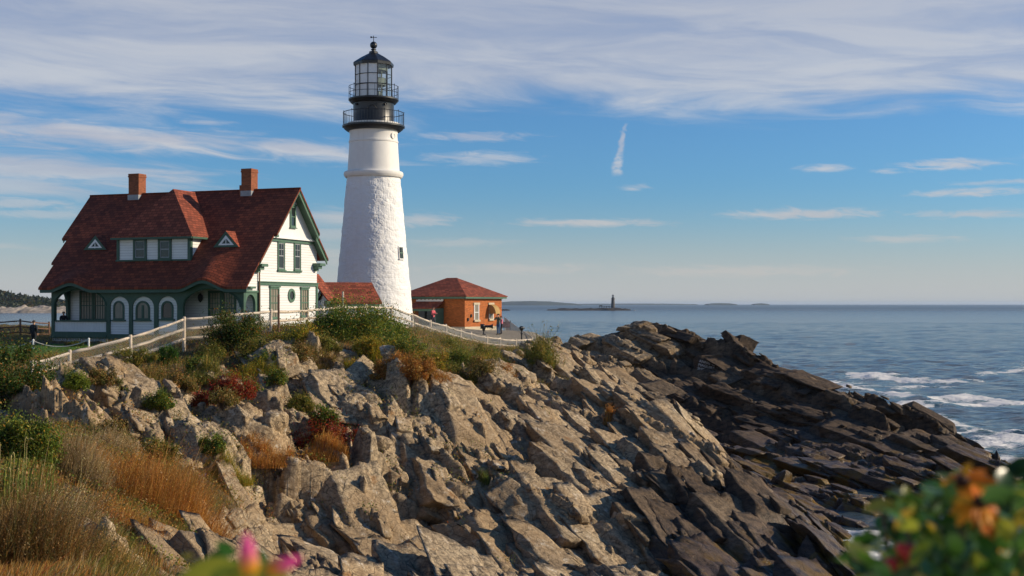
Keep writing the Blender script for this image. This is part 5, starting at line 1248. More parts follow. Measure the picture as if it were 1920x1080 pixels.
# ================================================================ PLANTS
def pick(pal, n, g):
    w = np.array([q[3] for q in pal], float); i = g.choice(len(pal), n, p=w/w.sum()); c = np.array([q[:3] for q in pal])[i]
    return np.clip(c*g.uniform(.7, 1.35, (n, 1))*g.uniform(.92, 1.08, (n, 3)), 0, 1)
def leaf_quads(P, size, g, up=.35, asp=.5):
    n = len(P); t = g.normal(0, 1, (n, 3)); t[:, 2] += up; t /= np.linalg.norm(t, axis=1)[:, None]
    s = np.cross(t, g.normal(0, 1, (n, 3))); s /= np.linalg.norm(s, axis=1)[:, None]+1e-9; nn = np.cross(t, s)
    L_ = (size*g.uniform(.65, 1.35, n))[:, None]
    V = np.stack([P-t*L_*.5, P+s*L_*asp*.5+nn*L_*.08, P+t*L_*.5-nn*L_*.05, P-s*L_*asp*.5+nn*L_*.08], 1).reshape(-1, 3)
    return V, np.arange(4*n).reshape(n, 4)
def blades(P, length, width, g, lean=.35, wind=(.18, .0)):
    n = len(P); a = g.uniform(0, 2*math.pi, n); d = np.stack([np.cos(a), np.sin(a), np.zeros(n)], 1); b = np.abs(g.normal(0, lean, n))[:, None]
    L_ = (length*g.uniform(.55, 1.25, n))[:, None]; off = d*b+np.array([wind[0], wind[1], 0]); sd = np.stack([-np.sin(a+.7), np.cos(a+.7), np.zeros(n)], 1)*(width*g.uniform(.7, 1.3, n))[:, None]*.5
    up = np.array([0, 0, 1.]); m_ = P+up*L_*.55+off*L_*.35; t = P+up*L_*.92+off*L_*1.0
    V = np.stack([P-sd, P+sd, m_+sd*.8, m_-sd*.8, t+sd*.15, t-sd*.15], 1).reshape(-1, 3); o = np.arange(n)[:, None]*6
    F = np.concatenate([o+np.array([[0, 1, 2, 3]]), o+np.array([[3, 2, 4, 5]])]); return V, F
def bush(name, label, cat, u, v, wpx, hpx, pal, n, leaf=.075, group=None, k=40, depth=None, flat=.8, sink=.02):
    n = int(n*2.1); leaf = leaf*1.25
    g = np.random.default_rng(int(u*7+v*13) % 99991); p = gpix(u, v, 9.) if depth is None else np.array([*px(u, v, depth)[:2], 0.])
    if depth is not None: p[2] = px(u, v, depth)[2]
    m_ = p[1]/FPX; rx, ry, h = wpx*m_/2, wpx*m_/2*flat, hpx*m_
    root = empty(name, p, label, cat, group)
    c = g.normal(0, 1, (k, 3)); c[:, 2] = np.abs(c[:, 2]); c /= np.linalg.norm(c, axis=1)[:, None]; c *= g.uniform(.35, .88, (k, 1)); cl = np.stack([c[:, 0]*rx, c[:, 1]*ry, c[:, 2]*h-sink*h], 1)
    cr = g.uniform(.13, .36, k)*min(rx, h*1.1); ci = g.integers(0, k, n); q = g.normal(0, 1, (n, 3)); q /= np.linalg.norm(q, axis=1)[:, None]; q *= (g.uniform(.25, 1.12, (n, 1)))**.6
    P = p+cl[ci]+q*cr[ci][:, None]*np.array([1, 1, .85])
    # stray shoots break the outline
    ns = n//7; si = g.integers(0, k, ns); dv = g.normal(0, 1, (ns, 3)); dv[:, 2] = np.abs(dv[:, 2])+.4; dv /= np.linalg.norm(dv, axis=1)[:, None]
    P = np.concatenate([P, p+cl[si]+dv*(cr[si]*g.uniform(1., 2.1, ns))[:, None]])
    V, F = leaf_quads(P, leaf, g); cc = pick(pal, len(P), g); cj = g.uniform(.75, 1.2, k); hue = g.normal(0, .10, k)
    idx = np.concatenate([ci, si]); cc = cc*cj[idx][:, None]; cc[:, 0] *= 1+hue[idx]; cc = np.clip(cc, 0, 1)
    o = mesh_obj('foliage', V, F, M['leaf'], root); set_col(o, np.repeat(cc, 4, 0))
    b = MB()
    for i in range(min(k, 16)):
        e = p+cl[i]; md = p+cl[i]*np.array([.5, .5, .35]); b.tube([p+np.array([cl[i][0]*.12, cl[i][1]*.12, -.25]), md, e], [.03, .02, .008], 4, caps=False)
    b.build('stems', M['twig'], root, uv=False); return root
def tuft(name, label, cat, u, v, wpx, hpx, pal, n, group=None, width=.018, lean=.3, depth=None, wind=(.14, 0), flat=.7, fluff=.5):
    g = np.random.default_rng(int(u*5+v*11) % 99991); p = gpix(u, v, 9.) if depth is None else px(u, v, depth); m_ = p[1]/FPX
    a = np.sqrt(g.uniform(0, 1, n)); t = g.uniform(0, 2*math.pi, n); x = p[0]+a*np.cos(t)*wpx*m_/2; y = p[1]+a*np.sin(t)*wpx*m_/2*flat; z = terrain(x, y, False)[0]
    z = np.clip(z, p[2]-hpx*m_*.6, p[2]+hpx*m_*.5); P = np.stack([x, y, z-.05], 1)
    big = 0 if hpx*m_ < 1.2 else 1
    ln = hpx*m_*(1.05-.55*a)*g.choice([.35, .6, .85, 1.05], n, p=[.3, .3, .25, .15])*(1+.35*fbm(x*1.7, y*1.7, 3, 77)); col = pick(pal, n, g)*(1+.5*fbm(x*1.3, y*1.3, 3, 78))[:, None]
    V, F = blades(P, ln, width, g, lean, wind); tip = V.reshape(n, 6, 3)[:, 4]
    sel = g.random(n) < fluff; q = np.repeat(tip[sel], 3, 0); q = q+g.normal(0, .045, q.shape)*np.array([1, 1, 1.6])-np.array([0, 0, .05]); V2, F2 = leaf_quads(q, width*2.6*np.ones(len(q)), g, .5, .55)
    o = mesh_obj(name, np.concatenate([V, V2])-p, np.concatenate([F, F2+len(V)]), M['grass']); o.location = Vector([float(q_) for q_ in p]); set_col(o, np.clip(np.concatenate([np.repeat(col, 6, 0), np.repeat(np.repeat(col[sel]*1.1, 3, 0), 4, 0)]), 0, 1)); return tag(o, label, cat, group)

GRN = [(0.090, 0.144, 0.020, 5), (0.170, 0.221, 0.029, 4), (0.299, 0.287, 0.036, 2), (0.049, 0.086, 0.014, 3), (0.440, 0.230, 0.029, .7)]
DRK = [(0.053, 0.088, 0.016, 5), (0.088, 0.132, 0.021, 4), (0.211, 0.176, 0.026, 1.6), (0.316, 0.123, 0.019, 1.1), (0.035, 0.053, 0.010, 3)]
YEL = [(0.437, 0.336, 0.028, 4), (0.235, 0.235, 0.028, 4), (0.118, 0.151, 0.021, 3), (0.504, 0.252, 0.028, 2)]
OLV = [(0.188, 0.186, 0.030, 4), (0.292, 0.233, 0.041, 3), (0.102, 0.139, 0.024, 3), (0.376, 0.243, 0.054, 1.5)]
RED = [(0.322, 0.029, 0.014, 5), (0.230, 0.057, 0.017, 3), (0.391, 0.103, 0.023, 2), (0.081, 0.092, 0.018, 1.5), (0.161, 0.017, 0.011, 2)]
ORG = [(0.506, 0.233, 0.042, 4), (0.371, 0.155, 0.031, 4), (0.574, 0.327, 0.097, 2), (0.236, 0.139, 0.031, 2), (0.338, 0.093, 0.024, 1.4)]
TAN = [(0.440, 0.319, 0.165, 4), (0.330, 0.220, 0.094, 4), (0.220, 0.165, 0.055, 3), (0.506, 0.396, 0.242, 1)]
MIX = [(0.187, 0.155, 0.031, 4), (0.346, 0.215, 0.065, 4), (0.122, 0.128, 0.023, 3), (0.490, 0.323, 0.119, 2), (0.374, 0.148, 0.032, 1.2)]
bush('rose_bush', 'dark green rose bush with orange tints at the left end of the fence', 'bush', 4, 754, 205, 128, DRK, 10000, .075, depth=46)
bush('shrub', 'olive green leafy shrub in the left foreground under the rose bush', 'bush', 40, 880, 170, 135, GRN, 9000, .055, depth=31)
bush('rose_bush', 'dark rose bush with orange tops in front of the wooden fence and porch', 'bush', 441, 644, 128, 66, DRK, 6500, .075, depth=59)
bush('bayberry_bush', 'large rounded green bush hiding the foot of the passage building', 'bush', 650, 640, 175, 92, GRN, 9000, .08, depth=63.5)
bush('bayberry_bush', 'green bush with yellow flecks under the lighthouse, right of the largest bush', 'bush', 728, 648, 130, 72, GRN, 6000, .08, depth=66.5)
bush('yellowing_shrub', 'yellowing shrub between the dark rose bush and the large green bush', 'bush', 556, 660, 120, 62, YEL, 5500, .07, depth=59)
bush('yellowing_shrub', 'golden yellow shrub on the slope below the lighthouse', 'bush', 752, 694, 92, 70, YEL, 4500, .07, depth=61)
bush('shrub', 'brownish olive shrub against the descending fence', 'bush', 832, 668, 100, 44, OLV, 4200, .065, depth=74)
bush('sumac_bush', 'bright red leaved bush with a dark green middle in the centre of the slope', 'bush', 620, 838, 150, 54, RED, 4500, .065, flat=.5)
bush('sumac_bush', 'small dark red leaved bush under the dark rose bush', 'bush', 438, 744, 100, 44, RED, 2600, .06, flat=.5)
bush('sumac_bush', 'sparse red brown bush left of the small dark red bush', 'bush', 385, 760, 60, 28, RED, 1400, .055, flat=.5)
bush('shrub', 'dark green shrub rising behind the bright red bush', 'bush', 606, 800, 60, 44, GRN, 2200, .065, flat=.5)
bush('shrub', 'bright green shrub below the wooden fence corner', 'bush', 312, 684, 52, 38, [(.07, .15, .02, 4), (.04, .09, .015, 3), (.12, .19, .03, 2)], 2200, .06, flat=.6)
bush('shrub', 'vivid yellow green cushion shrub near the lower end of the fence', 'bush', 142, 734, 58, 32, [(.18, .22, .02, 4), (.10, .15, .02, 3), (.25, .25, .03, 1)], 2200, .05, flat=.6)
bush('shrub', 'small green shrub on the bare slope right of the grey boulder', 'bush', 520, 728, 50, 30, GRN, 1500, .06, flat=.6)
bush('shrub', 'dark olive shrub at the right end of the rail fence', 'bush', 962, 690, 74, 44, OLV, 3200, .07, depth=88)
bush('shrub', 'low green shrub before the porch lattice', 'bush', 138, 650, 46, 12, DRK, 900, .06, depth=83.5)
for i, (u, v, w, h, pl, lb) in enumerate([(480, 668, 90, 36, OLV, 'olive scrub on the bank below the porch arches'), (690, 668, 80, 36, YEL, 'yellow flecked scrub under the biggest green bush'), (395, 672, 80, 34, OLV, 'olive scrub left of the dark rose bush'), (785, 712, 80, 46, ORG, 'orange brown scrub below the golden shrub'), (900, 672, 90, 28, OLV, 'olive scrub below the lowest stretch of fence'), (560, 690, 70, 30, MIX, 'dry scrub on the bank above the bare ledges'), (250, 712, 110, 30, OLV, 'olive scrub along the foot of the left fence'), (400, 880, 60, 34, GRN, 'green scrub among pale rubble left of centre'), (1012, 700, 60, 60, OLV, 'olive scrub behind the yellow reeds'), (500, 690, 90, 34, GRN, 'green scrub on the bank under the porch lamp'), (612, 664, 80, 34, OLV, 'olive scrub at the foot of the largest bush'), (660, 716, 60, 26, YEL, 'yellow scrub on the ledge under the largest bush'), (770, 668, 90, 40, GRN, 'green scrub below the white tower foot'), (860, 690, 90, 36, GRN, 'green scrub on the bank below the brick building'), (985, 690, 60, 34, MIX, 'brown scrub beside the end post of the rail fence'), (368, 700, 70, 32, GRN, 'green scrub on the bank right of the bright green shrub'), (420, 770, 70, 26, MIX, 'brown scrub under the two dark red bushes'), (560, 770, 60, 30, OLV, 'olive scrub above the bright red bush'), (190, 720, 80, 26, MIX, 'brown scrub along the lower fence posts'), (260, 905, 110, 50, ORG, 'orange scrub on top of the rusty grass mound'), (110, 850, 90, 40, MIX, 'brown scrub right of the left foreground shrub'), (300, 790, 70, 34, GRN, 'green scrub right of the cream upright rock'), (808, 700, 80, 44, YEL, 'golden scrub below the descending fence'), (722, 706, 60, 40, ORG, 'orange scrub between the pale outcrop and the golden shrub'), (850, 712, 80, 34, OLV, 'olive scrub on the bank under the fog horn'), (905, 700, 80, 34, MIX, 'brown scrub left of the dark angular outcrop'), (945, 716, 60, 36, ORG, 'orange scrub under the right end of the rail fence'),
      (340, 730, 70, 30, MIX, 'brown scrub left of the small dark red bush'), (470, 745, 60, 26, OLV, 'olive scrub right of the small dark red bush'), (210, 830, 90, 44, MIX, 'brown scrub below the upright cream rock'), (300, 860, 80, 40, OLV, 'olive scrub above the big orange grass mound'), (870, 720, 60, 24, OLV, 'low scrub on the ledges below the fence')]):
    bush('scrub', lb, 'scrub', u, v, w, h, pl, 2600, .055, 'scrub on the slope', k=26, flat=.6)
# grasses
tuft('reed_clump', 'tall yellow green reed clump at the cliff edge right of the fence', 'reeds', 1015, 745, 70, 92, [(.20, .19, .025, 4), (.12, .13, .02, 4), (.32, .24, .04, 2), (.28, .14, .025, 1)], 2600, width=.035, lean=.2, depth=72, wind=(.12, 0))
tuft('reed_clump', 'shorter yellow reed clump on the cliff edge right of the tall reeds', 'reeds', 1050, 768, 44, 48, [(.26, .21, .03, 4), (.14, .13, .02, 3), (.36, .24, .05, 2)], 1100, width=.03, lean=.2, depth=69.5, wind=(.12, 0))
tuft('grass_mound', 'big rusty orange grass mound in the left foreground', 'grass clump', 322, 985, 225, 150, ORG, 11000, width=.011, lean=.6, flat=.9)
tuft('grass_clump', 'tall orange grass clump at the lower left edge', 'grass clump', 60, 1075, 200, 250, [(.30, .16, .045, 4), (.20, .10, .028, 3), (.36, .25, .11, 2), (.12, .11, .03, 3), (.10, .06, .025, 2)], 7000, width=.008, lean=.5, flat=.9, fluff=.8)
tuft('grass_clump', 'pale straw grass clump left of the rusty mound', 'grass clump', 150, 900, 120, 110, TAN, 3600, width=.012, lean=.4)
tuft('grass_clump', 'dry tan grass clump below the cream upright rock', 'grass clump', 215, 850, 90, 60, TAN, 2400, width=.013, lean=.4)
tuft('grass_clump', 'golden grass patch on the slope right of the rusty mound', 'grass clump', 500, 905, 100, 40, ORG, 2600, width=.014, lean=.4)
tuft('grass_clump', 'golden grass under the bright red bush', 'grass clump', 610, 858, 90, 36, ORG, 2200, width=.015, lean=.35)
tuft('grass_clump', 'small orange grass tuft in a rock hollow of the right slab', 'grass clump', 1141, 800, 22, 26, ORG, 500, width=.02, lean=.3)
tuft('grass_clump', 'green and orange grass at the bottom left corner', 'grass clump', 200, 1078, 150, 110, MIX, 4000, width=.009, lean=.35)
tuft('grass_clump', 'olive grass clump between the rusty mound and the ledge', 'grass clump', 330, 1060, 90, 70, MIX, 2200, width=.009, lean=.35)
tuft('grass_clump', 'dry grass in the crack of the central cliff', 'grass clump', 905, 905, 30, 30, [(.10, .14, .02, 3), (.16, .15, .03, 2)], 500, width=.015)
for i, (u, v, w, h, pl, lb) in enumerate([(700, 692, 110, 38, YEL, 'yellow green grass draping over the ledge under the green bushes'), (790, 704, 110, 40, ORG, 'orange grass draping down the bank below the tower'), (860, 684, 110, 34, OLV, 'olive grass on the bank below the middle of the descending fence'), (925, 690, 90, 34, YEL, 'yellow grass on the bank below the lowest fence posts'), (590, 700, 90, 30, MIX, 'dry grass on the bank right of the yellowing shrub'), (480, 706, 100, 30, YEL, 'yellow grass on the bank below the dark rose bush'), (390, 700, 100, 32, OLV, 'olive grass left of the dark rose bush'), (280, 712, 120, 30, MIX, 'dry grass at the foot of the left fence'), (180, 880, 150, 70, ORG, 'orange grass in front of the left foreground shrub'), (250, 1020, 170, 90, ORG, 'orange grass in front of the rusty mound'), (120, 1010, 170, 110, TAN, 'straw coloured grass before the tall orange clump'), (430, 905, 90, 34, YEL, 'yellow grass right of the green scrub in the rubble')]):
    tuft('grass_clump', lb, 'grass clump', u, v, w, h, pl, 2600, width=.02 if v < 760 else .012, lean=.5)
# cattail-like reeds at the left edge
g = np.random.default_rng(3); rd = gpix(34, 955, 9.)
rt = empty('reed_clump', rd, 'green reeds with pale drooping tips at the left edge', 'reeds')
P = rd+np.stack([g.normal(0, .38, 60), g.normal(0, .3, 60), np.full(60, -.1)], 1); V, F = blades(P, np.full(60, 1.25), .03, g, .12, (.05, 0)); o = mesh_obj('stalks', V, F, M['grass'], rt); set_col(o, np.repeat(pick([(.16, .19, .03, 3), (.10, .15, .02, 3)], 60, g), 6, 0))
M['seed'] = mat('pale seed head', (.42, .33, .13), .8)
for q in range(14):
    a_ = g.uniform(0, 6.28); h_ = g.uniform(.75, 1.4); c_ = np.array([math.cos(a_), math.sin(a_)*.4, 0]); t = P[q]+np.array([.05, 0, h_]); b = MB()
    b.tube([P[q], t, t+c_*.03+UP*.08, t+c_*.08+UP*.11, t+c_*.14+UP*.07], [.004, .005, .011, .010, .003], 5); b.build('seed_head', M['seed'], rt, uv=False)
# ground cover: nobody could count these
def cover(name, n, length, width, seed, pals, leafy=False, size=.05):
    g = np.random.default_rng(seed); tn = g.uniform(-.47, .09, n*3); y = 9*(112/9)**g.uniform(0, 1, n*3); x = tn*y
    z, soil, dark, t_, lawn, plaza, z0 = terrain(x, y, True); nz = fbm(x*.5, y*.5, 4, 900)
    patch = fbm(x*.9+5, y*.9, 4, 930)
    keep = ((soil > .35+.3*g.random(len(x))) | (leafy & (patch > .06) & (x < 1+ (y-50)*.12) & (y > 42) & (y < 74))) & (lawn < .3) & (plaza < .5) & ((nz > -.25) | (g.random(len(x)) < .35)) & (np.hypot(x, y) > (26 if leafy else 9))
    x, y, z, nz = x[keep][:n], y[keep][:n], z[keep][:n], nz[keep][:n]; P = np.stack([x, y, z-.02], 1); m_ = len(P)
    sel = np.clip((nz+.5+g.normal(0, .18, m_)), 0, .999); ki = (sel*len(pals)).astype(int); C_ = np.zeros((m_, 3))
    for i, pl in enumerate(pals):
        w = ki == i
        if w.any(): C_[w] = pick(pl, int(w.sum()), g)
    if leafy: V, F = leaf_quads(P+np.stack([g.normal(0, .03, m_), g.normal(0, .03, m_), g.uniform(0, .40, m_)], 1), size*np.ones(m_), g); k = 4
    else: V, F = blades(P, length*(.6+.8*np.clip(nz+.5, 0, 1)), width, g, .45); k = 6
    o = mesh_obj(name, V, F, M['leaf' if leafy else 'grass']); set_col(o, np.repeat(C_, k, 0)); return tag(o, kind='stuff')
cover('wild_grass', 150000, .34, .012, 41, [ORG, MIX, ORG, TAN, OLV])
cover('low_plants', 130000, 0, 0, 42, [MIX, OLV, GRN, OLV, ORG], True, .075)
# mown lawn
g = np.random.default_rng(8); n = 42000; y = g.uniform(57, 92, n); x = g.uniform(-40, -18, n); z, soil, dark, t_, lawn, plaza, z0 = terrain(x, y, False); k = lawn > .5
P = np.stack([x[k], y[k], z[k]-.005], 1); V, F = blades(P, np.full(len(P), .07), .02, g, .4); o = mesh_obj('lawn', V, F, M['grass']); set_col(o, np.repeat(pick([(.09, .19, .022, 4), (.13, .24, .035, 3), (.065, .14, .018, 2)], len(P), g), 6, 0)); tag(o, kind='stuff')
# purple asters among the scrub
g = np.random.default_rng(9); P = []
for u, v, s_, n in [(432, 634, 9, 16), (444, 640, 10, 14), (470, 665, 14, 8), (392, 655, 8, 6), (385, 905, 8, 6), (350, 935, 12, 6), (305, 700, 10, 4), (660, 705, 8, 4)]:
    c = gpix(u, v, 9.); m_ = c[1]/FPX
    P += [c+np.array([g.normal(0, s_*m_*.6), -.3+g.normal(0, .2), .25+g.normal(0, s_*m_*.3)]) for _ in range(n)]
V, F = leaf_quads(np.array(P), .09*np.ones(len(P)), g, .2, .9); o = mesh_obj('asters', V, F, M['petal']); set_col(o, np.repeat(pick([(.42, .34, .55, 3), (.55, .5, .62, 2)], len(P), g), 4, 0)); tag(o, kind='stuff')
# ================================================================ FAR SHORES AND ISLANDS
def far_ridge(name, us, vs, d, mt, thick, jag=.0, seed=1, kind='structure', n=260, zb=-2.):
    """land with real depth: crest line (photo pixels) at distance d, sloping to the water in front and behind"""
    g = np.random.default_rng(seed); uu = np.linspace(us[0], us[-1], n); vv = np.interp(uu, us, vs); x = (uu-CU)/FPX*d; zc = CZ-(vv-HV)/FPX*d
    m = 9; rows = []
    for j in range(m):
        t = j/(m-1); w = math.sin(math.pi*t)**.7 if 0 < t < 1 else 0.
        nz = fbm(x/thick*3+j*.37, np.full(n, j*.8), 4, seed)*jag
        rows.append(np.stack([x, np.full(n, d+(t-.5)*2*thick)+fbm(x/thick, np.full(n, j*1.), 2, seed+7)*thick*.3, zb+(zc-zb+nz)*w], 1))
    V = np.concatenate(rows); ix = np.arange(m*n).reshape(m, n); F = np.stack([ix[:-1, :-1], ix[:-1, 1:], ix[1:, 1:], ix[1:, :-1]], -1).reshape(-1, 4)
    return tag(mesh_obj(name, V, F, mt), kind=kind)
M['farland'] = mat('far wooded land', (.05, .065, .035), .9, tone((.05, .06, .035), .4, .01))
M['farrock'] = mat('pale shore rock', (.34, .29, .22), .9, tone((.36, .30, .23), .5, .25))
M['reef'] = mat('dark reef rock', (.05, .042, .035), .9, tone((.05, .042, .035), .4, .3))
far_ridge('hills', [900, 930, 960, 1000, 1030, 1060, 1085], [569.5, 567, 564.8, 564, 565, 568, 570], 9000, M['farland'], 500, 3, 3)
far_ridge('island', [1325, 1335, 1350, 1368, 1378], [570, 568.8, 568.2, 568.8, 570], 9500, M['farland'], 150, 1, 5)
far_ridge('island', [1412, 1420, 1428, 1440], [570, 569, 568.6, 570], 9800, M['farland'], 90, 1, 6)
far_ridge('far_shore', [1085, 1120, 1180, 1250, 1300], [570, 569.2, 569.0, 569.3, 570], 12000, M['farland'], 400, 2, 8)
far_ridge('hills', [-420, -150, -60, 0, 30, 60, 95, 150, 230, 300], [540, 540, 545, 551, 557, 562, 566, 572, 577, 581], 1500, M['farland'], 120, 5, 10)
far_ridge('far_shore', [-420, 0, 30, 60, 90, 150, 230, 310], [575.5, 576, 577, 575.5, 577, 578, 580, 583], 1390, M['farrock'], 34, 5, 11, n=700)
g = np.random.default_rng(12); n = 9000; u = g.uniform(-400, 240, n); t = g.uniform(0, 1, n)**.7; vc = np.interp(u, [-420, -150, -60, 0, 30, 60, 95, 150, 240], [540, 540, 545, 551, 557, 562, 566, 572, 579]); d = 1500-110*(1-t)+g.normal(0, 6, n)
z0 = 2+(CZ-(vc-HV)/FPX*1500-2)*t; P = np.stack([(u-CU)/FPX*d, d, z0+g.uniform(-2, 5, n)*(.4+.6*t)], 1); V, F = leaf_quads(P, 5.5*np.ones(n), g, .6, .7); o = mesh_obj('wood', V, F, M['leaf']); set_col(o, np.repeat(pick([(.03, .042, .016, 4), (.05, .055, .02, 2), (.09, .06, .02, .7)], n, g), 4, 0)); tag(o, kind='stuff')
# reef with its own small lighthouse
RD = 1890.
far_ridge('reef', [1026, 1040, 1060, 1078, 1095, 1120, 1140, 1155, 1165, 1182], [580.6, 579.6, 577.6, 578.4, 578.2, 578.4, 577.4, 577.2, 578.4, 580.6], RD, M['reef'], 16, 1.6, 14, n=400, zb=-.5)
far_ridge('reef', [938, 944, 950, 956], [580.8, 579.6, 579.8, 580.8], 1850, M['reef'], 8, .8, 15, n=60, zb=-.5)
c = px(1149.3, 579, RD); m_ = RD/FPX
rl_ = empty('distant_lighthouse', [c[0], c[1], 1.], 'far off grey stone lighthouse standing on the low reef at the horizon', 'lighthouse')
M['granite'] = mat('grey granite', (.1, .085, .07), .85, tone((.10, .085, .07), .2, .6))  # darkened stone: the tower's shaded side is put into the colour
zv = lambda v: CZ-(v-HV)*m_
b = MB(); b.lathe(c, [(3.9*m_, zv(579.5)), (3.4*m_, zv(570)), (2.9*m_, zv(560.5)), (3.5*m_, zv(560)), (3.5*m_, zv(559)), (1., zv(559))], 20); b.build('tower', M['granite'], rl_, uv=False)
b = MB(); b.lathe(c, [(1.9*m_, zv(559)), (1.9*m_, zv(557)), (.5, zv(557))], 14); b.lathe(c, [(1.9*m_, zv(555)), (2.1*m_, zv(554.8)), (.9*m_, zv(553)), (.5*m_, zv(552.2)), (.001, zv(551.8))], 14)
for k in range(8): b.tube([[c[0]+1.7*m_*math.cos(k*.785), c[1]+1.7*m_*math.sin(k*.785), zv(557)], [c[0]+1.7*m_*math.cos(k*.785), c[1]+1.7*m_*math.sin(k*.785), zv(555)]], .12, 4)
b.build('lantern_room', M['iron'], rl_, uv=False)
b = MB(); b.lathe(c, [(1.5*m_, zv(557)), (1.5*m_, zv(555))], 14); b.build('lantern_glass', M['white'], rl_, uv=False)
pc = px(1124, 574, RD); b = MB(); b.box(((pc[0]+c[0])/2, c[1]+4, zv(574.2)), ((c[0]-pc[0])/2, 1.2, .35))
for k in range(6): x = pc[0]+(c[0]-pc[0])*k/5.5; b.tube([[x, c[1]+4, 0], [x, c[1]+4, zv(573.4)]], .3, 4)
b.box((pc[0]+2.4, c[1]+4, zv(573.4)), (2.2, 1.5, .8)); tag(b.build('pier', M['reef'], uv=False), 'low dark pier reaching left from the far off lighthouse', 'pier')
bo = px(1188, 579.6, 1860); b = MB(); b.add([(bo[0]-2.6, bo[1], .5), (bo[0]+3., bo[1], .9), (bo[0]+2.2, bo[1]-.9, .9), (bo[0]-2.6, bo[1]-.9, .5), (bo[0]-2.2, bo[1]-.1, -.2), (bo[0]+2., bo[1]-.1, -.2)], [(0, 1, 2, 3), (0, 4, 5, 1), (3, 2, 5, 4), (0, 3, 4), (1, 5, 2)]); b.box((bo[0]-.2, bo[1]-.4, 1.25), (1.1, .4, .75)); tag(b.build('motor_boat', M['white'], uv=False), 'tiny white motor boat right of the far off lighthouse', 'boat')

# ================================================================ FOREGROUND PLANTS, close to the lens
def leaf_shape(mb, base, d, nrmv, ln, wd, bend=.15, cols=None, col=(0, 0, 0), n=6):
    d = nrm(d); s = nrm(np.cross(d, nrmv)); u = np.cross(s, d); o = len(mb.v); vs = []
    for i in range(n+1):
        t = i/n; w = wd*math.sin(math.pi*min(1, t*.92+.04))**.8*.5; c = base+d*ln*t-u*bend*ln*t*t
        vs += [c-s*w+u*w*.35, c, c+s*w+u*w*.35]
    fs = []
    for i in range(n):
        for k in range(2): fs.append((i*3+k, i*3+k+1, i*3+k+4, i*3+k+3))
    mb.add(vs, fs); cols += [tuple(np.clip(np.array(col)*(1.12 if q % 3 == 1 else 1), 0, 1)) for q in range(len(vs))]
def near_plant_leaves(name, root, pts, g, pal, size, mt):
    b = MB(); cols = []
    for p in pts:
        c = pick(pal, 1, g)[0]; leaf_shape(b, p, g.normal(0, 1, 3)+np.array([0, -.1, -.1]), nrm(g.normal(0, .5, 3)+np.array([.25, -.2, .9])), size*g.uniform(.7, 1.25), size*g.uniform(.5, .7), g.uniform(-.1, .4), cols, c)
    o = b.build(name, mt, root, smooth=True, uv=False); set_col(o, cols); return o
FGL = [(.05, .13, .018, 5), (.08, .18, .02, 3), (.03, .07, .012, 4), (.26, .28, .03, 2.2), (.42, .30, .03, 1.2)]
g = np.random.default_rng(21)
rb = px(1800, 1000, 1.35); gz = ground(rb[0], rb[1]+.0)
rs_ = empty('rose_shrub', [rb[0], rb[1], gz], 'blurred green leafy shrub with red hips in the right foreground', 'shrub')
def in_right(u, v):
    top = np.interp(u, [1600, 1625, 1670, 1690, 1740, 1790, 1840, 1900, 1940], [1052, 1030, 985, 930, 935, 900, 920, 900, 880]); return v > top
pts = []
while len(pts) < 1050:
    u, v, d = g.uniform(1610, 2010), g.uniform(880, 1190), g.uniform(1.15, 1.75)
    if in_right(u, v) and g.random() < (.9 if u > 1690 else .45)*(.5 if v < 1000 and u > 1755 and d < 1.3 else 1): pts.append(px(u, v, d))
near_plant_leaves('leaves', rs_, pts, g, FGL, .031, M['gloss'])
b = MB()
for k in range(26):
    t = px(g.uniform(1640, 1950), g.uniform(930, 1080), g.uniform(1.2, 1.7)); q = np.array([rb[0]+g.normal(0, .08), rb[1]+g.normal(0, .1), gz-.05]); b.tube([q, (q+t)/2+g.normal(0, .04, 3), t], [.007, .005, .003], 5)
b.build('stems', M['twig'], rs_, uv=False)
M['hip'] = mat('red rose hip', (.5, .02, .01), .3, spec=.5)
for u, v, r in ((1704, 1036, .0085), (1690, 1028, .006), (1670, 1058, .0075)):
    p = px(u, v, 1.2); b = MB(); b.lathe(p, [(max(1e-4, r*math.sin(math.pi*i/10)), p[2]-r*math.cos(math.pi*i/10)) for i in range(11)], 14)
    for k in range(5): a = k*1.256; b.tube([[p[0]+r*.3*math.cos(a), p[1]+r*.3*math.sin(a), p[2]-r*.9], [p[0]+r*.7*math.cos(a), p[1]+r*.7*math.sin(a), p[2]-r*1.7]], [.0012, .0004], 4)
    b.build('rose_hip', M['hip'], rs_, smooth=True, uv=False)
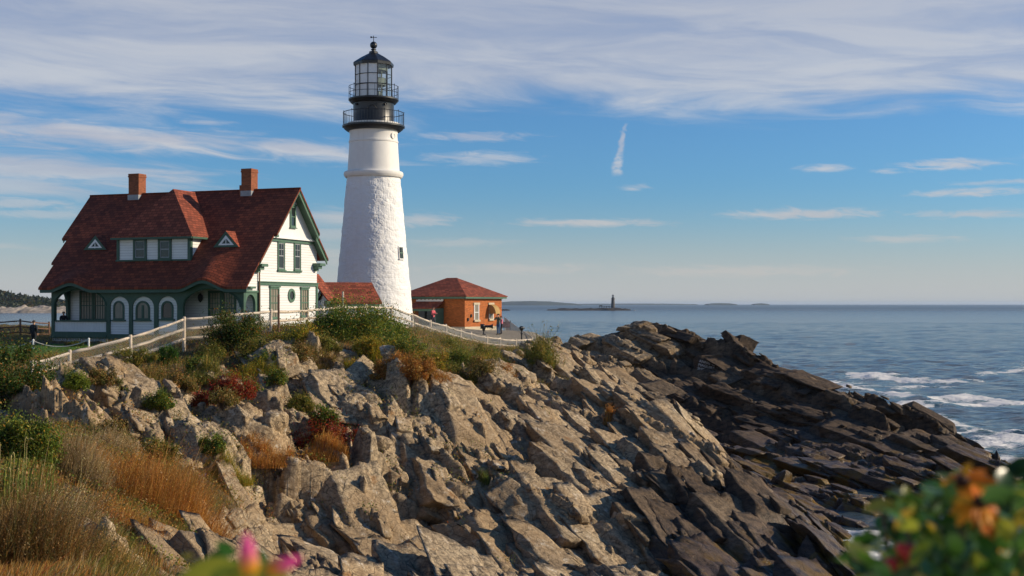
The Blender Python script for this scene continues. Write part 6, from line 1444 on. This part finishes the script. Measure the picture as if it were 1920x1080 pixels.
# one shoot of dark leaves at the right margin
b = MB(); cols = []
for du, dv in ((0, 0), (14, 8), (-10, 12), (18, -10)):
    leaf_shape(b, px(1922+du, 872+dv, 1.3), [-1, .1, -.3], [.2, -.4, .9], .03, .018, .1, cols, (.03, .07, .012))
o = b.build('side_shoot', M['leaf'], rs_, smooth=True, uv=False); set_col(o, cols)
def daisy(u, v, d, face, R_, label, n=13):
    c = px(u, v, d); gz = ground(c[0], c[1]); root = empty('coneflower', [c[0]+.03, c[1]+.05, gz], label, 'flower', 'orange flowers in the right foreground')
    f = nrm(face); a = nrm(np.cross(f, [0, 0, 1.])); e = np.cross(f, a); cols = []; b = MB()
    for k in range(n):
        t = 2*math.pi*k/n+g.normal(0, .08); dr = a*math.cos(t)+e*math.sin(t); leaf_shape(b, c+dr*R_*.2, dr-f*g.uniform(.0, .45), f, R_*g.uniform(.8, 1.05), R_*.42, g.uniform(.0, .3), cols, pick([(.70, .27, .012, 4), (.62, .17, .012, 3), (.74, .36, .02, 2)], 1, g)[0])
    o = b.build('petals', M['petal'], root, smooth=True, uv=False); set_col(o, cols)
    b = MB(); axis_lathe(b, c, f, [(R_*.24, -.002), (R_*.27, R_*.08), (R_*.22, R_*.24), (R_*.1, R_*.32), (1e-4, R_*.34)], 14); b.build('cone', mat('dark flower cone', (.05, .018, .008), .8), root, smooth=True, uv=False)
    b = MB(); b.tube([c-f*.004, c+np.array([.01, .02, -.12]), [c[0]+.03, c[1]+.05, gz-.05]], [.0025, .003, .004], 6); b.build('stem', mat('green stem', (.06, .11, .02), .6), root, uv=False)
daisy(1806, 905, 1.24, (-.55, -.5, .65), .026, 'blurred orange flower highest in the right foreground shrub')
daisy(1836, 945, 1.20, (.15, -.6, .75), .026, 'blurred orange flower with a big dark centre, middle of three')
daisy(1868, 990, 1.22, (.65, -.4, .6), .024, 'blurred orange yellow flower lowest of the three')
# rosebuds at the lower edge
bp = px(440, 1140, .95); gz = ground(bp[0], bp[1])
bd = empty('rosebud_plant', [bp[0], bp[1], gz], 'blurred yellow green plant with two pink buds at the bottom edge', 'flower')
b = MB(); cols = []
for u, v, d, dr, ln, c in [(335, 1088, .95, (1, .1, .22), .050, (.34, .33, .03)), (420, 1092, .9, (.9, -.1, .16), .048, (.40, .36, .03)), (520, 1094, .9, (-1, .2, .18), .045, (.32, .34, .03)), (390, 1096, .92, (.5, .1, .4), .022, (.26, .30, .03)), (450, 1096, .92, (.2, .1, .5), .02, (.42, .30, .03)),
                          (390, 1046, 1.2, (1, 0, .25), .028, (.05, .17, .02)), (440, 1036, 1.2, (-.6, .1, .3), .022, (.05, .15, .02)), (425, 1050, 1.15, (.8, 0, -.6), .026, (.07, .2, .02)), (452, 1040, 1.2, (.3, 0, -1), .022, (.05, .14, .02)), (400, 1062, 1.15, (.6, 0, .5), .02, (.16, .30, .05)), (418, 1066, 1.15, (.9, 0, -.3), .018, (.22, .34, .07)), (440, 1070, 1.15, (.4, 0, -.8), .018, (.06, .16, .02)), (500, 1060, 1.2, (-.3, 0, .6), .018, (.05, .12, .02)),
                          (338, 1046, 1.1, (1, 0, .2), .012, (.28, .24, .03))]:
    leaf_shape(b, px(u, v, d), dr, (.1, -.6, .7), ln, ln*.5, .1, cols, c)
o = b.build('leaves', M['leaf'], bd, smooth=True, uv=False); set_col(o, cols)
def bud(u, v, d, ax, ln):
    c = px(u, v, d); b = MB(); ax = nrm(ax); pr = [(1e-4, 0), (.26, .04), (.36, .2), (.34, .42), (.28, .62), (.2, .8), (.1, .93), (1e-4, 1.)]
    axis_lathe(b, c, ax, [(r*ln*.62, t*ln) for r, t in pr], 12); o = b.build('bud', M['petal'], bd, smooth=True, uv=False)
    cc = [np.array((.80, .38, .02))*(1-min(1, max(0, (t-.25)/.3)))+np.array((.80, .10, .32))*min(1, max(0, (t-.25)/.3)) for r, t in pr for _ in range(12)]; set_col(o, cc)
    q = MB(); q.tube([c, c+np.array([.0, .01, -.05]), [bp[0], bp[1], gz-.05]], [.003, .003, .004], 6); q.build('stem', mat('bud stem', (.2, .18, .03), .6), bd, uv=False)
bud(470, 1078, .86, (-.12, 0, 1), .030); bud(500, 1072, .88, (1, 0, .42), .027)
# ================================================================ SKY, SUN, AIR, CAMERA
SUN_EL = R(24); SUN_DIR = Vector((.998*math.cos(SUN_EL), .06*math.cos(SUN_EL), math.sin(SUN_EL)))
def make_world():
    w = bpy.data.worlds.new('World'); SC.world = w; w.use_nodes = True
    n = NT(w.node_tree); n.nt.nodes.clear()
    sky = n.nd('ShaderNodeTexSky', sky_type='NISHITA', sun_disc=False, sun_elevation=SUN_EL, sun_rotation=math.atan2(SUN_DIR.x, SUN_DIR.y), air_density=1.0, dust_density=.6, ozone_density=2.2, altitude=0)
    d = n.nd('ShaderNodeSeparateXYZ', {0: n.nd('ShaderNodeTexCoord').outputs['Generated']})
    x, y, z = d.outputs
    hor = n.m('SQRT', n.m('ADD', n.m('MULTIPLY', x, x), n.m('MULTIPLY', y, y)))
    U = n.m('MULTIPLY', n.m('ARCTAN2', x, y), FPX/100)          # azimuth and height above the horizon, in hundreds of photo pixels
    V = n.m('MULTIPLY', n.m('DIVIDE', z, n.m('MAXIMUM', hor, .02)), FPX/100)
    P = n.xyz(U, V, 0.)
    # gently bent, right-falling streaks
    wob = n.m('MULTIPLY', n.m('SUBTRACT', n.noise(n.vscale(P, (.16, .5, 1)), 1., 3.), .5), .9)
    Vs = n.m('ADD', n.m('ADD', V, n.m('MULTIPLY', U, .055)), wob)
    s1 = n.noise(n.xyz(n.m('MULTIPLY', U, .22), n.m('MULTIPLY', Vs, 1.5), 1.3), 1., 7., .60, .5)
    s2 = n.noise(n.xyz(n.m('MULTIPLY', U, .55), n.m('MULTIPLY', Vs, 4.2), 4.7), 1., 7., .62, .8)
    s3 = n.noise(n.xyz(n.m('MULTIPLY', U, 1.6), n.m('MULTIPLY', Vs, 8.), 2.2), 1., 6., .62, 1.0)
    # high veil above a sloping edge, fading out again higher up
    edge = n.m('ADD', 3.55, n.m('MULTIPLY', n.m('ABSOLUTE', n.m('SUBTRACT', U, 1.2)), -.03))
    veil = n.ss(n.m('ADD', n.m('SUBTRACT', V, edge), n.m('MULTIPLY', n.m('SUBTRACT', s1, .5), 2.6)), -.25, .75)
    veil = n.m('MULTIPLY', veil, n.ss(n.m('ADD', n.m('MULTIPLY', s1, .75), n.m('MULTIPLY', s2, .25)), 24e-2, .70, .70, 1.))
    mask = n.m('MULTIPLY', veil, n.ss(V, 5.9, 9., .84, .0))  # unseen upper veil cleared away to lower the ambient light
    def ell(u, v, ru, rv, st, tilt=0., src=s3):
        du = n.m('SUBTRACT', U, (u-CU)/100); dv = n.m('SUBTRACT', V, (HV-v)/100)
        if tilt: dv = n.m('SUBTRACT', dv, n.m('MULTIPLY', du, tilt))
        e = n.m('SQRT', n.m('ADD', n.m('POWER', n.m('DIVIDE', du, ru/100), 2.), n.m('POWER', n.m('DIVIDE', dv, rv/100), 2.)))
        q = n.m('ADD', e, n.m('MULTIPLY', n.m('SUBTRACT', src, .5), -2.4))
        return n.m('MULTIPLY', n.ss(q, 1.2, .0), st)
    L = [(1530,324,52,8,.7),(1755,322,100,11,.8),(1640,331,30,6,.5),(1790,374,110,8,.75),(1840,357,110,5,.5),(1920,313,50,12,.7),
         (1490,405,150,13,.75),(1790,412,120,9,.6),(1115,418,150,10,.7),(1670,454,110,8,.5),(1185,355,32,9,.5),(890,256,110,10,.6),(900,297,110,16,.6),
         (790,413,70,14,.6),(1370,509,240,13,.4),(960,503,200,12,.35),(860,455,120,10,.3),(400,239,60,6,.5),(80,395,150,12,.5),(130,412,140,10,.4)]
    for q in L: mask = n.m('MAXIMUM', mask, ell(*q))
    for u, v, ru, rv, st in [(250,275,520,30,.95),(540,285,240,20,.85),(60,262,220,30,.7),(130,335,330,34,.75),(60,362,260,26,.6),(620,300,130,10,.6),(640,412,110,22,.6),(620,440,90,14,.4),(620,480,120,20,.35),(20,470,120,8,.3)]:
        mask = n.m('MAXIMUM', mask, ell(u, v, ru, rv, st, -.03, s2))
    # short vapour trail
    tx = n.m('SUBTRACT', n.m('SUBTRACT', U, 2.03), n.m('ADD', n.m('MULTIPLY', n.m('SUBTRACT', V, 2.88), .17), n.m('MULTIPLY', n.m('SUBTRACT', s3, .5), .18)))
    wdt = n.ss(V, 2.35, 3.38, .115, .05)
    tr = n.m('MULTIPLY', n.ss(n.m('DIVIDE', n.m('ABSOLUTE', tx), wdt), 1.15, .3), n.m('MULTIPLY', n.ss(V, 2.36, 2.5), n.ss(V, 3.40, 3.30)))
    tr = n.m('MULTIPLY', tr, n.ss(n.noise(n.vscale(P, (3, 6, 1)), 1., 6., .75), .3, .6, .15, .72))
    mask = n.m('MAXIMUM', mask, tr)
    mask = n.m('MULTIPLY', mask, n.ss(z, .0, .012))
    # colours: sunlit veil is warm grey-white, thicker parts lavender
    hz = n.ss(V, .0, 3.4)
    ccol = n.mix(n.ss(s1, .35, .65), (.45, .48, .57), (.62, .63, .655))
    ccol = n.mix(n.ss(V, .3, 3.2, .0, 1.), (.62, .56, .52), ccol)
    ccol = n.mix(n.ss(V, 3.6, 6.2, 0., .55), ccol, (.41, .44, .54))
    base = n.mix(1., sky.outputs[0], (SKY_S*.42, SKY_S*.75, SKY_S*1.10), 'MULTIPLY')
    pale = n.mix(n.ss(V, .0, 2.6), (.55, .545, .54), base)
    base = n.mix(n.ss(V, .1, 3.0, .85, 0.), base, pale)
    c = n.mix(mask, base, ccol)
    bg = n.nd('ShaderNodeBackground', {0: c, 1: 1.0})
    n.nd('ShaderNodeOutputWorld', {0: bg.outputs[0]})
SKY_S = .11
make_world()
sd = bpy.data.lights.new('sun', 'SUN'); sd.energy = 5.0; sd.angle = R(.55); sd.color = (1., .84, .62)
so = bpy.data.objects.new('sun', sd); COL.objects.link(so); so.location = (60, 10, 60)
so.rotation_euler = SUN_DIR.to_track_quat('Z', 'Y').to_euler()

if HAZE:
    hb = MB(); hb.box((0, 11500, 19.5), (12800, 14000, 24.5)); 
    m = bpy.data.materials.new('sea air'); m.use_nodes = True; m.node_tree.nodes.clear(); n = NT(m.node_tree)
    v = n.nd('ShaderNodeVolumePrincipled', {'Color': (.62, .78, 1., 1), 'Density': 4.2e-5, 'Anisotropy': .2})
    o = n.nd('ShaderNodeOutputMaterial'); m.node_tree.links.new(v.outputs[0], o.inputs['Volume'])
    hz = hb.build('haze', m, uv=False); tag(hz, kind='stuff')

cd = bpy.data.cameras.new('camera'); cam = bpy.data.objects.new('camera', cd); COL.objects.link(cam)
cam.location = (0, 0, CZ); cam.rotation_euler = (R(90), 0, 0)
cd.sensor_width = 36; cd.lens = FPX/1920*36; cd.shift_y = (HV-540)/1920
cd.clip_start = .05; cd.clip_end = 60000
cd.dof.use_dof = True; cd.dof.focus_distance = 75; cd.dof.aperture_fstop = 5.0
SC.camera = cam
SC.render.engine = 'CYCLES'
SC.view_settings.view_transform = 'Standard'; SC.view_settings.look = 'None'; SC.view_settings.exposure = 0; SC.view_settings.gamma = 1
SC.cycles.max_bounces = 6; SC.cycles.diffuse_bounces = 2; SC.cycles.glossy_bounces = 3; SC.cycles.transparent_max_bounces = 12; SC.cycles.volume_bounces = 0
SC.cycles.use_denoising = True
